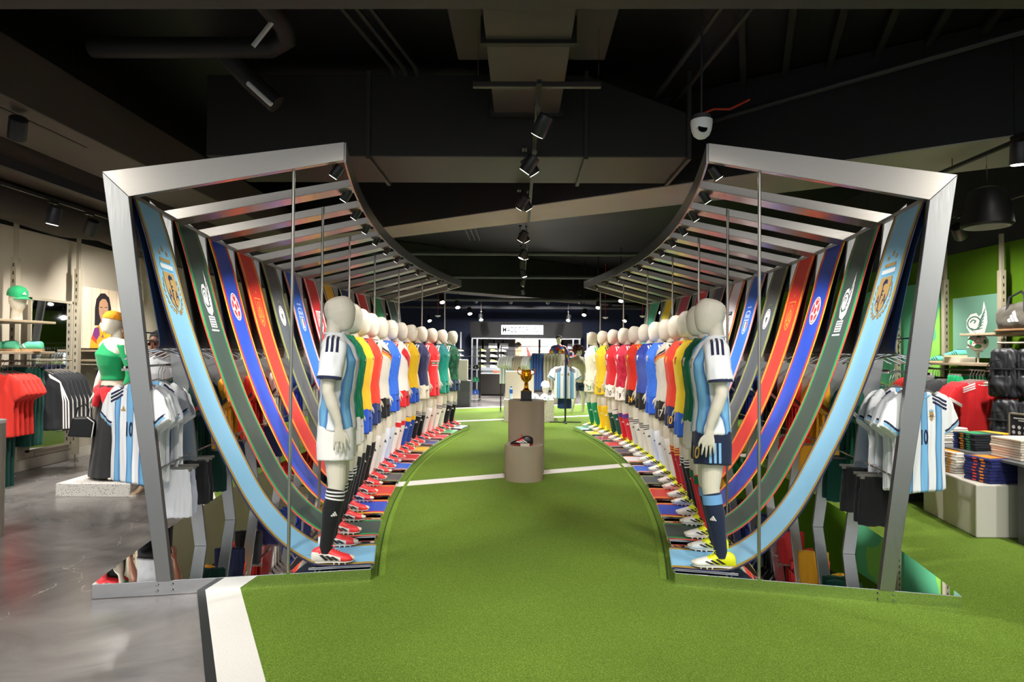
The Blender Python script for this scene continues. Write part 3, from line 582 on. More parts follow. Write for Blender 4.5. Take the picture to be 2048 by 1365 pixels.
# ------------------------------------------------------------------ mannequins (local: x ahead, y to its left, z up)
def hand(mb, wr, sy, bend=.0):
    """palm and five fingers hanging from wrist wr; thumb ahead (+x)"""
    x, y, z = wr; s = sy
    mb.limb([(x-.002, y, z+.02, .026, .02), (x, y, z-.02, .03, .017), (x+.004, y-.002*s, z-.06, .041, .015), (x+.004, y-.004*s, z-.09, .043, .013), (x+.004, y-.004*s, z-.1, .04, .011)], 12)
    for k, (fx, L) in enumerate(((.038, .072), (.0135, .084), (-.0115, .078), (-.035, .062))):
        mb.limb([(x+fx*.9+.003, y-.003*s, z-.08, .0095), (x+fx+.004, y-.005*s, z-.1-.35*L, .0086), (x+fx*1.08+.005, y-.012*s, z-.1-.7*L, .0078), (x+fx*1.1+.005, y-.024*s, z-.1-L, .0064)], 8)
    mb.limb([(x+.02, y-.004*s, z-.03, .014), (x+.05, y-.008*s, z-.06, .0115), (x+.064, y-.014*s, z-.09, .0095), (x+.068, y-.02*s, z-.115, .0075)], 8)
def body(face=False, female=False):
    mb = MB(); k = .93 if female else 1
    mb.limb([(0, 0, .84, .09, .13), (0, 0, .9, .112, .168), (-.012, 0, .98, .118, .172), (0, 0, 1.12, .098, .142*k), (.012, 0, 1.28, .116, .165*k), (.012, 0, 1.4, .124, .19*k), (-.002, 0, 1.49, .105, .195*k), (-.012, 0, 1.55, .075, .14*k), (-.015, 0, 1.585, .055, .07)], 24)
    mb.limb([(-.035, 0, 1.52, .07, .078), (-.034, 0, 1.59, .058, .06), (-.03, 0, 1.65, .052, .053), (-.02, 0, 1.73, .06, .056)], 18)
    # head: skull to chin along a leaning axis
    mb.limb([(-.016, 0, 1.866, .02, .016), (-.014, 0, 1.858, .06, .046), (-.008, 0, 1.84, .088, .066), (.002, 0, 1.8, .108, .079), (.016, 0, 1.752, .112, .082), (.032, 0, 1.706, .098, .074), (.052, 0, 1.668, .076, .06), (.069, 0, 1.642, .048, .042), (.078, 0, 1.628, .024, .022)], 24)
    if face:
        mb.limb([(.118, 0, 1.755, .008, .008), (.132, 0, 1.725, .012, .012), (.136, 0, 1.712, .014, .018), (.12, 0, 1.702, .01, .014)], 10)
        for s in (-1, 1): mb.limb([(-.005, s*.082, 1.765, .012, .008), (-.002, s*.094, 1.745, .02, .01), (.004, s*.086, 1.71, .01, .008)], 10)
        mb.limb([(.105, -.028, 1.682, .01, .006), (.118, 0, 1.683, .012, .008), (.105, .028, 1.682, .01, .006)], 8, ref=(0, 0, 1))
    for s in (-1, 1):
        mb.limb([(-.012, s*.13, 1.52, .06, .06), (-.012, s*.188, 1.49, .062, .055), (-.02, s*.222, 1.4, .052, .048), (-.035, s*.25, 1.26, .046, .042), (-.035, s*.262, 1.19, .042, .04), (-.005, s*.268, 1.1, .042, .036), (.03, s*.268, 1.0, .029, .024), (.036, s*.267, .965, .026, .02)], 16)
        hand(mb, (.04, s*.266, .95), s)
        mb.limb([(0, s*.085, .93, .1, .09), (0, s*.1, .8, .09, .085), (.01, s*.122, .66, .075, .07), (.018, s*.14, .54, .062, .056), (.012, s*.146, .48, .057, .052), (-.012, s*.158, .37, .059, .053), (-.03, s*.17, .24, .045, .041), (-.045, s*.18, .13, .036, .034), (-.048, s*.183, .05, .036, .034)], 16)
        mb.limb([(-.09, s*.183, .04, .02, .02), (-.05, s*.184, .045, .03, .03), (.05, s*.187, .04, .025, .035), (.12, s*.19, .035, .018, .035), (.15, s*.19, .032, .01, .02)], 10, ref=(0, 0, 1))
    return mb
BODY_ME = vox(body(), 'body', .005, 5); 
def wrinkle(amp, fr=9, vz=.5):
    return lambda c: amp*(noise.noise(V((c.x*fr, c.y*fr, c.z*fr*vz)))+.5*noise.noise(V((c.x*fr*2.3, c.y*fr*2.3+c.z*6, c.z*fr*vz*2))))
def shirt(sleeve='short', fitted=0):
    mb = MB()
    mb.limb([(.0, 0, .912, .138, .205), (.0, 0, .925, .14, .207), (.0, 0, 1.02, .132, .2), (.004, 0, 1.14, .124, .186), (.012, 0, 1.28, .134, .192), (.014, 0, 1.4, .142, .208), (.0, 0, 1.48, .122, .205), (-.01, 0, 1.54, .094, .17), (-.016, 0, 1.575, .076, .115), (-.018, 0, 1.6, .07, .075)], 32)
    for s in (-1, 1):
        mb.limb([(-.01, s*.1, 1.52, .085, .075), (-.012, s*.17, 1.5, .088, .072), (-.018, s*.225, 1.42, .082, .066), (-.026, s*.255, 1.33, .08, .062), (-.03, s*.268, 1.285, .082, .064)], 20)
        if sleeve == 'long': mb.limb([(-.026, s*.255, 1.33, .07, .06), (-.035, s*.262, 1.19, .06, .056), (.0, s*.268, 1.08, .054, .05), (.032, s*.268, .99, .045, .042), (.036, s*.267, .965, .046, .043)], 18)
    return mb
SHIRT_ME = vox(shirt(), 'shirt', .0085, 5, .5, wrinkle(.011, 10))
def shorts():
    mb = MB(); mb.limb([(0, 0, .84, .135, .19), (0, 0, .92, .134, .192), (0, 0, 1.0, .124, .18), (0, 0, 1.03, .118, .17)], 28)
    for s in (-1, 1): mb.limb([(0, s*.09, .93, .125, .1), (.0, s*.108, .82, .13, .1), (.004, s*.125, .715, .128, .1), (.004, s*.127, .7, .128, .1)], 24)
    return mb
SHORTS_ME = vox(shorts(), 'shorts', .0085, 4, .5, wrinkle(.006, 8, .3))
def sock_mesh(s):
    mb = MB(); mb.limb([(.013, s*.145, .5, .06, .056), (.012, s*.146, .495, .064, .059), (.006, s*.15, .44, .064, .059), (-.012, s*.158, .37, .066, .06), (-.03, s*.17, .24, .052, .048), (-.044, s*.18, .13, .044, .042), (-.048, s*.183, .075, .046, .044)], 22); return mb.mesh('sock', smooth=True)
SOCK_ME = {s: sock_mesh(s) for s in (-1, 1)}
def sock_band(s, z0, z1, e=.0025):
    mb = MB(); P = [(.012, s*.146, .495, .064, .059), (.006, s*.15, .44, .064, .059), (-.012, s*.158, .37, .066, .06)]
    def at(z):
        for a, b in zip(P, P[1:]):
            if a[2] >= z >= b[2]: t = (a[2]-z)/(a[2]-b[2]); return [a[k]+(b[k]-a[k])*t for k in range(5)]
    a, b = at(z1), at(z0); mb.limb([tuple(a[:3])+(a[3]+e, a[4]+e), tuple(b[:3])+(b[3]+e, b[4]+e)], 22); return mb.mesh('sock_stripe', smooth=True)
BAND_ME = {s: [sock_band(s, .482-.024*k, .493-.024*k) for k in range(3)] for s in (-1, 1)}; TOP_ME = {s: sock_band(s, .43, .494, .002) for s in (-1, 1)}
SLOGO_ME = {(s, d): art_mesh('sock_logo', bars(0, .33, .034), caster(SOCK_ME[s], (0.16, s*.155+d*.3, 0), (-d*.85, .53, 0) if d > 0 else (.85, .53, 0), (0, 0, 1), (-.53, -d*.85, 0), .002), .02) for s in (-1, 1) for d in (-1, 1)}
# boot: local x ahead, ankle at origin column
BS = [(-.108, .016, .028, .075), (-.1, .028, .02, .096), (-.075, .036, .016, .112), (-.035, .038, .015, .122), (0, .037, .016, .118), (.035, .038, .018, .1), (.075, .043, .017, .08), (.115, .046, .016, .064), (.145, .041, .017, .055), (.165, .028, .02, .046), (.176, .01, .026, .036)]
def boot_mesh(kind):
    mb = MB(); n = 20; R = []
    for i, (x, w, zb, zt) in enumerate(BS):
        r = []
        for k in range(n):
            a = 2*pi*k/n; c, d = cos(a), sin(a); top = math.copysign(abs(d)**(.75 if d > 0 else .45), d); wy = math.copysign(abs(c)**.8, c)*w*(1 if d < .2 else 1-.32*max(0, d)*(1 if x < .09 else .5))
            r.append((x, wy, (zb+zt)/2+top*(zt-zb)/2))
        R.append(r)
    mb.rings(R); me = mb.mesh('boot'); bm = bmesh.new(); bm.from_mesh(me); bmesh.ops.subdivide_edges(bm, edges=bm.edges[:], cuts=1, use_grid_fill=True, smooth=.6)
    for f in bm.faces:
        c = f.calc_center_median()
        if kind == 'red': f.material_index = 1 if (c.z < .082-.28*max(0, c.x+.03) and c.x < .092) or (c.x < -.075 and c.z < .085) else 0
        else: f.material_index = 1 if c.x > .045+ (c.z-.05)*1.1 or c.z < .03+.12*max(0, c.x+.02) else 0
    bm.to_mesh(me); bm.free(); me.shade_smooth(); return me
BOOT_ME = {k: boot_mesh(k) for k in ('red', 'yellow')}
mb = MB().prism([(x*1.0, w*.92) for x, w, _, _ in BS]+[(x, -w*.92) for x, w, _, _ in reversed(BS)], lambda a, b, e: (a, b, e), .014, .02)
for x, y in ((-.085, .02), (-.085, -.02), (-.055, .024), (-.055, -.024), (.05, .03), (.05, -.03), (.085, .034), (.085, -.034), (.125, .03), (.125, -.03)): mb.lathe([(.001, 0), (.005, 0), (.008, .016), (.001, .016)], 8, c=(x, y, 0))
SOLE_ME = mb.mesh('sole_plate')
mb = MB()
for k in range(5): mb.tube([(.02+.017*k, -.022, .108-.011*k), (.024+.017*k, 0, .1145-.011*k), (.028+.017*k, .022, .108-.011*k)], .003, 6)
mb.tube([(.02, 0, .118), (.035, .03, .128), (.05, .035, .112)], .0028, 6).tube([(.02, 0, .118), (.04, -.028, .13), (.06, -.03, .114)], .0028, 6); LACE_ME = mb.mesh('lace')
def boot_stripes(kind):
    out = []
    for sd in (-1, 1):
        fn = caster(BOOT_ME[kind], (0, sd*.3, 0), (1, 0, 0), (0, 0, 1), (0, -sd, 0), .0015)
        a = []
        for k in range(3):
            x = -.045+.036*k; a += poly([(x-.004, .07-.007*k), (x+.018, .072-.007*k), (x+.06, .034), (x+.038, .028)] if kind == 'red' else [(x+.06, .075-.008*k), (x+.076, .07-.008*k), (x+.03, .04-.002*k), (x+.004, .042-.002*k)], 0)
        out.append(art_mesh('side_stripe', a, fn, .012))
    return out
BSTR = {k: boot_stripes(k) for k in BOOT_ME}
# decals on the shared shirt and shorts
front = lambda off=.003: caster(SHIRT_ME, (.6, 0, 0), (0, -1, 0), (0, 0, 1), (-1, 0, 0), off)   # art u = to the viewer's right = mannequin's left is -u
FR = caster(SHIRT_ME, (.6, 0, 0), (0, 1, 0), (0, 0, 1), (-1, 0, 0), .003)
SHD = caster(SHORTS_ME, (.55, .335, 0), (-.39, .92, 0), (0, 0, 1), (-.92, -.39, 0), .003)
def shoulder(sd):
    bv = bvh(SHIRT_ME)
    def fn(u, v, l):    # u across stripes (x), v along the shoulder 0..1 from neck to sleeve
        a = radians(88-86*v); o = V((-.01+u, sd*.145, 1.43)); d = V((0, sd*cos(a), sin(a))); h = bv.ray_cast(o+d*.6, -d)
        return None if h[0] is None else h[0]+d*(.003+l)
    a = []
    for k in range(3): a += rect(-.048+.034*k, 0.02, -.03+.034*k, .84, 0)
    return art_mesh('shoulder_stripe', a, fn, .03)
SHO_ME = {sd: shoulder(sd) for sd in (-1, 1)}
def cuff(sd):
    return MB().limb([(-.0295, sd*.2665, 1.296, .0835, .0655), (-.0305, sd*.269, 1.28, .0842, .0662)], 24).mesh('cuff', smooth=True)
CUFF_ME = {sd: cuff(sd) for sd in (-1, 1)}
COLLAR_ME = MB().tube([(-.022+.074*cos(a), .078*sin(a), 1.597-.028*max(0, cos(a))**2-.0*abs(sin(a))) for a in [2*pi*k/28 for k in range(29)]], .0085, 8).mesh('collar', smooth=True)
LOGO_ME = art_mesh('chest_logo', bars(-.06, 1.39, .03), FR, .02); BADGE_ME = art_mesh('badge', xf(poly(shield), .07, 1.4, .3)+xf(ring(0, 0, .05, .02, 1), .07, 1.4, .3), FR, .02)
SASH_ME = art_mesh('sash', poly([(-.2, 1.46), (-.1, 1.52), (.21, 1.05), (.21, .95)]), FR, .025); BANDS_ME = art_mesh('chest_band', rect(-.19, 1.3, .19, 1.31)+rect(-.19, 1.25, .19, 1.285, 1)+rect(-.19, 1.262, .19, 1.274, 2)+rect(-.19, 1.225, .19, 1.235), FR, .025)
VEE_ME = art_mesh('chest_chevron', poly([(-.2, 1.45), (0, 1.34), (.2, 1.45), (.2, 1.475), (0, 1.37), (-.2, 1.475)], 0)+poly([(-.2, 1.478), (0, 1.373), (.2, 1.478), (.2, 1.5), (0, 1.398), (-.2, 1.5)], 1)+poly([(-.18, 1.503), (0, 1.401), (.18, 1.503), (.17, 1.53), (0, 1.425), (-.17, 1.53)], 2), FR, .02)
NUM = {}
def number(t, on='shirt'):
    k = (t, on)
    if k not in NUM: NUM[k] = art_mesh('number', text(t, 0, 1.3, .085, 0, .9, .02), FR, .02) if on == 'shirt' else art_mesh('number', text(t, 0, .785, .085, 0, .8, .02), SHD, .02)
    return NUM[k]
_shx = {}
def side_bars(sd):
    if sd not in _shx:
        a = []
        for k in range(3): a += rect(-.045+.032*k, .705, -.028+.032*k, .86)
        _shx[sd] = art_mesh('side_stripe', a, caster(SHORTS_ME, (0, sd*.6, 0), (1, 0, 0), (0, 0, 1), (0, -sd, 0), .003), .03)
    return _shx[sd]
ARG = stripe_shirt_mat('sky_stripes', 1.64)
KIT = {'arg': (ARG, '#1e2140', '#6fb4dc', '#a8905a'), }
def mannequin(s, i, label, sh, stripe, collar, shorts_c, sock, sockstripe, logo, boot, cuffc=None, extra=(), socktop=None, shortstripe=None):
    th = -.1922+DTH*i; t = thing('mannequin', label, 'mannequin', pol(s, .262, th, .121), inward(s, th), f'mannequins in the {SIDE[s]} row')
    link('body', BODY_ME, SKIN, t); sm = sh if not isinstance(sh, str) else fab(sh); S = link('shirt', SHIRT_ME, sm, t)
    if stripe:
        for sd in (-1, 1): link('shoulder_stripe', SHO_ME[sd], fab(stripe), S)
    link('collar', COLLAR_ME, fab(collar), S)
    for sd in (-1, 1):
        if cuffc: link('cuff', CUFF_ME[sd], fab(cuffc), S)
    if logo: link('chest_logo', LOGO_ME, fab(logo), S); link('badge', BADGE_ME, [fab(logo), fab(collar)], S)
    for me, cols in extra:
        link(me.name.split('.')[0], me, [fab(c) for c in cols], S if me.name.split('.')[0] != 'number' else t)
    h = link('shorts', SHORTS_ME, fab(shorts_c), t)
    if shortstripe:
        for sd in (-1, 1): link('side_stripe', side_bars(sd), fab(shortstripe), h)
    for sd in (-1, 1):
        k = link('sock', SOCK_ME[sd], fab(sock), t)
        if sockstripe:
            for me in BAND_ME[sd]: link('sock_stripe', me, fab(sockstripe), k)
        if socktop: link('sock_stripe', TOP_ME[sd], fab(socktop), k)
        lum = sum(int(sock[q:q+2], 16) for q in (1, 3, 5)); link('sock_logo', SLOGO_ME[(sd, s)], fab('#e8e6e0' if lum < 480 else '#1c1c20'), k)
        up, sole = (('#f0383c', '#e9e4dc') if boot == 'red' else ('#e2e71c', '#f0eee6'))
        b = link('boot', BOOT_ME[boot], [mat(up, .4), mat(sole, .4)], t, loc=(-.035, sd*.186, .0), rot=sd*.06)
        link('sole_plate', SOLE_ME, mat(sole, .4), b); link('lace', LACE_ME, mat('#f25048' if boot == 'red' else '#e8ec4a', .6), b)
        for me in BSTR[boot]: link('side_stripe', me, mat('#2a2526', .5), b)
    return t
MEXP = pattern_mat('green_glyphs', '#0a6e4c', '#18976a', 9, 'brick'); ITAP = pattern_mat('blue_weave', '#2c5cc0', '#3a70d6', 40, 'vor'); JPN = fade_mat('blue_fade', [(0, '#38489c'), (.5, '#4b5fa8'), (1, '#2a3a94')], .95, 1.5)
GRN = pattern_mat('green_camo', '#123f2c', '#1d5a3c', 12, 'noise', .52); MINTP = fade_mat('teal_fade', [(0, '#1a8f7c'), (.5, '#148270'), (1, '#0b5a62')], .95, 1.55); CRIM = pattern_mat('crimson_weave', '#b01834', '#c42a44', 20, 'noise')
W_, K_, R_ = '#ece8df', '#16161a', '#d8232c'
LROW = [('white and sky-blue striped shirt and white shorts', ARG, '#1e2140', '#e4e6e8', '#eeece6', '#141417', '#eceae6', '#b5985c', '#20264a', (), None, None),
    ('green patterned shirt and white shorts', MEXP, W_, '#1a7a55', '#ece9e2', '#141417', '#e8e8e8', W_, None, (), None, None),
    ('yellow shirt and royal-blue shorts', '#f0b81c', '#e04a24', '#e0b020', '#1d4fc0', '#141417', None, '#20306a', None, (), None, None),
    ('red shirt and navy shorts', '#e03c26', '#262c60', '#262c60', '#1c2f66', '#141417', None, '#f0a838', None, (), None, None),
    ('white shirt with flame chevron and black shorts', '#dcd6c8', K_, K_, K_, '#ece8e2', None, None, None, [(VEE_ME, ('#e8a028', '#d8442a', '#242020'))], None, None),
    ('blue shirt and blue shorts', ITAP, W_, '#2c5cc0', '#1f55c4', '#dfe4ee', None, W_, None, (), None, None),
    ('white shirt with red sash and red shorts', '#ebe4da', '#c8222c', '#c8222c', '#d42028', '#ece6de', None, None, None, [(SASH_ME, ('#d0222c',))], R_, W_),
    ('yellow shirt and bright blue shorts', '#f2c21e', W_, '#28429a', '#2257c4', '#1f49a8', None, '#28429a', None, (), '#f2c21e', W_),
    ('navy shirt and cream shorts', '#23234e', '#e2dcca', '#1a1a36', '#e4dcc8', '#141418', '#e8e4dc', '#d8d2c4', None, (), None, None),
    ('red shirt with chest bands and red shorts', '#e0282c', W_, '#c8232a', '#dc2430', '#e6dcd6', None, W_, None, [(BANDS_ME, (W_, '#1c5a44', W_))], None, None),
    ('teal shirt and teal shorts', MINTP, W_, '#182a4c', '#0e8472', '#e2ded4', '#3a3c3e', W_, None, (), None, W_),
    ('dark green shirt and navy shorts', GRN, W_, '#123f2c', '#1c3450', '#141417', '#d8d8d4', W_, None, (), None, None)]
for i, (nm, sh, st_, co, shc, so, ss, lg, cu, ex, stp, ssp) in enumerate(LROW):
    mannequin(-1, i, f'mannequin in {nm}, {ORD[i]} in left row', sh, st_, co, shc, so, ss, lg, 'red', cu, ex, stp, ssp)
RROW = [('white and sky-blue striped shirt and navy shorts numbered 10', ARG, '#1e2140', '#e4e6e8', '#18233f', '#18243e', None, '#b5985c', '#20264a', [(number('10', 'shorts_l'), ('#c9a44a',))], '#6fa6d8', '#7fb4dc'),
    ('green patterned shirt and white shorts', MEXP, W_, '#c83a3a', '#ece9e2', '#d8222c', None, W_, None, (), '#186a44', None),
    ('yellow shirt and royal-blue shorts', '#f3d21e', '#e04a24', '#e0b020', '#2060cc', '#141417', '#e6e6e6', '#d8343a', None, (), None, None),
    ('red shirt and navy shorts', '#e03c26', '#262c60', '#f0a838', '#1c2a5c', '#b81c2c', '#e8b048', '#f0a838', None, [(number('10', 'shorts_l'), ('#f0b838',))], None, None),
    ('white shirt with flame chevron and black shorts numbered 17', '#dfd9cc', K_, K_, '#26221e', '#eae6e0', None, None, None, [(VEE_ME, ('#e8a028', '#d8442a', '#242020')), (number('17', 'shorts_l'), (W_,)), (number('17'), (K_,))], None, W_),
    ('bright blue shirt and bright blue shorts', ITAP, W_, '#2c5cc0', '#1f55c4', '#e2e6ee', None, '#d8c08a', None, (), None, None),
    ('violet-blue shirt and black shorts', JPN, W_, '#38489c', '#1a1816', '#e2ddd2', '#2a2a2a', W_, None, (), None, None),
    ('red shirt and black shorts both numbered 24', '#e0301e', '#f0b028', '#f0b028', '#17120c', '#e4dfd4', '#2a2622', '#f0c048', None, [(number('24'), ('#f0a82c',)), (number('24', 'shorts_l'), ('#f0b838',))], None, None),
    ('crimson shirt and white shorts numbered 9', CRIM, W_, '#a01830', '#ece6dc', '#d82838', None, W_, None, [(number('9', 'shorts_l'), (K_,)), (number('9'), (W_,))], '#5a3a8a', None),
    ('scarlet shirt and white shorts numbered 10', '#cc1c28', W_, '#b01824', '#ebe5da', '#1a5440', None, W_, None, [(number('10', 'shorts_l'), (K_,)), (number('10'), (W_,))], '#e4dcd0', None),
    ('yellow shirt and yellow shorts numbered 10', '#f0cc2c', '#1c3446', '#e0bc24', '#f2cc1a', '#f0c81c', None, '#d8b8a0', None, [(number('10', 'shorts_l'), ('#2c4a7a',))], None, '#2c5a9a'),
    ('cream shirt and cream shorts', '#e2dbc6', '#2ba05e', '#e2dbc6', '#e4dccb', '#11885a', None, None, None, [(number('23', 'shorts_l'), ('#1c8a5a',))], None, None)]
for i, (nm, sh, st_, co, shc, so, ss, lg, cu, ex, stp, ssp) in enumerate(RROW):
    mannequin(1, i, f'mannequin in {nm}, {ORD[i]} in right row', sh, st_, co, shc, so, ss, lg, 'yellow', cu, ex, stp, ssp)
# ------------------------------------------------------------------ hanging garments (local: x = facing, y lateral, z = 0 at the rail)
def folds(amp, fy=22): return lambda c: amp*(noise.noise(V((c.y*fy, c.z*3, 2)))+.6*noise.noise(V((c.y*fy*2, c.z*5+c.y*20, 5))))
def hang_shirt(kind='short'):
    mb = MB(); mb.limb([(0, 0, -.86, .03, .25), (0, 0, -.84, .032, .252), (0, 0, -.55, .03, .24), (0, 0, -.32, .033, .25), (0, 0, -.23, .03, .225), (0, 0, -.17, .027, .155), (0, 0, -.135, .024, .09)], 28, p=2.6)
    for s in (-1, 1):
        if kind == 'short': mb.limb([(0, s*.14, -.19, .027, .07), (0, s*.235, -.25, .03, .088), (0, s*.308, -.395, .028, .088), (0, s*.318, -.413, .026, .086)], 20, p=2.6)
        else: mb.limb([(0, s*.14, -.19, .027, .07), (0, s*.23, -.27, .032, .08), (0, s*.29, -.5, .034, .075), (0, s*.31, -.8, .03, .055), (0, s*.312, -.86, .028, .045)], 20, p=2.6)
    return mb
HS_ME = vox(hang_shirt(), 'garment', .0105, 3, .5, folds(.009)); HJ_ME = vox(hang_shirt('long'), 'garment', .0115, 3, .5, folds(.009))
def hang_legs(L, w, top):
    mb = MB(); mb.limb([(0, 0, -.07, .018, top), (0, 0, -.2, .024, top*1.06), (0, 0, -.3, .026, top*1.1)], 24, p=2.8)
    for s in (-1, 1): mb.limb([(0, s*top*.5, -.25, .026, top*.56), (0, s*top*.52, -.07-L*.6, .028, w), (0, s*top*.53, -.07-L, .026, w)], 18, p=2.8)
    return mb
HP_ME = vox(hang_legs(.95, .085, .17), 'garment', .0115, 3, .5, folds(.01, 30)); HSH_ME = vox(hang_legs(.4, .085, .14), 'garment', .0105, 3, .5, folds(.009, 30))
HOOK = [(0, 0, -.11), (0, 0, -.045), (.0, .012, -.03), (0, .02, -.012), (0, .014, .012), (0, -.006, .016), (0, -.014, .004)]
HANGER_ME = MB().tube(HOOK, .0025, 6).tube([(0, -.2, -.185), (0, -.1, -.135), (0, 0, -.112), (0, .1, -.135), (0, .2, -.185)], .007, 6).mesh('hanger')
CLIP_ME = MB().tube(HOOK[1:], .0025, 6).box(-.006, .006, -.16, .16, -.07, -.05).box(-.012, .012, -.14, -.11, -.09, -.06).box(-.012, .012, .11, .14, -.09, -.06).mesh('hanger')
NECK_ME = MB().tube([(.026*cos(a), .085*sin(a), -.142-.035*max(0, cos(a))) for a in [2*pi*k/24 for k in range(25)]], .008, 6).mesh('neckline', smooth=True)
HFR = caster(HS_ME, (.5, 0, 0), (0, 1, 0), (0, 0, 1), (-1, 0, 0), .002)
def shoulder_line(me, s):
    fn = caster(me, (.5, 0, 0), (0, 1, 0), (0, 0, 1), (-1, 0, 0), .002); a = []
    for k in range(3): a += stroke([(s*.09, -.155-.027*k), (s*.225, -.213-.027*k)], .015, 0)
    return art_mesh('shoulder_stripe', a, fn, .02)
HSTR_ME = [shoulder_line(HS_ME, s) for s in (-1, 1)]
def cuff_art(s):
    a = []
    for k, m in ((0, 1), (1, 0)): a += stroke([(s*.23, -.447+.021*k), (s*.39, -.343+.021*k)], .015, m)
    return a
HCUFF_ME = [art_mesh('cuff', cuff_art(s), HFR, .02) for s in (-1, 1)]; HLOGO_ME = art_mesh('chest_logo', bars(-.075, -.33, .042), HFR, .02)
HBADGE_ME = art_mesh('badge', xf(poly(shield), .07, -.315, .26)+xf(leafring(0, 0, .1, 0, 11, 0, 2*pi), .07, -.315, .26)+star(.07, -.265, .007)+star(.055, -.27, .006)+star(.085, -.27, .006)+xf(text('AFA', 0, .02, .06, 1), .07, -.315, .26)+xf(rect(-.08, .14, .08, .18, 2), .07, -.315, .26), HFR, .02)
HNUM_ME = art_mesh('number', text('10', 0, -.46, .11, 0, .6, .03), HFR, .02)
def arm_stripes(s):
    fn = caster(HJ_ME, (.5, 0, 0), (0, 1, 0), (0, 0, 1), (-1, 0, 0), .002); a = []
    for k in range(3): d = .027*k; a += stroke([(s*(.12+d*.3), -.168-d*.6), (s*(.24+d*.2), -.255-d*.3), (s*(.335-d), -.5), (s*(.345-d), -.84)], .015)
    return art_mesh('sleeve_stripe', a, fn, .02)
HJSTR_ME = [arm_stripes(s) for s in (-1, 1)]
HARG = stripe_shirt_mat('sky_stripes_hung', -.1)
def garment(kind, loc, rz, label, col, group, stripe=None, cuffs=None, logo=None, badge=None, num=None, neck=None, cat=None, lean=0):
    me, hk, c = {'shirt': (HS_ME, HANGER_ME, 'shirt'), 'jacket': (HJ_ME, HANGER_ME, 'jacket'), 'trousers': (HP_ME, CLIP_ME, 'trousers'), 'shorts': (HSH_ME, CLIP_ME, 'shorts')}[kind]
    t = thing('hanging_'+kind, label, cat or c, loc, rz, group, lean or 1)
    g = link('garment', me, col if not isinstance(col, str) else fab(col), t); link('hanger', hk, mat('#8f8b84', .3, .4), t)
    if stripe:
        for me_ in (HSTR_ME if kind == 'shirt' else HJSTR_ME): link('shoulder_stripe' if kind == 'shirt' else 'sleeve_stripe', me_, fab(stripe), g)
    if neck and kind == 'shirt': link('neckline', NECK_ME, fab(neck), g)
    if cuffs:
        for me_ in HCUFF_ME: link('cuff', me_, [fab(c) for c in cuffs], g)
    if logo: link('chest_logo', HLOGO_ME, fab(logo), g)
    if badge: link('badge', HBADGE_ME, [fab('#b5985c'), fab('#2a2440'), fab('#8cc4e6')], g)
    if num: link('number', HNUM_ME, fab(num), g)
    return t
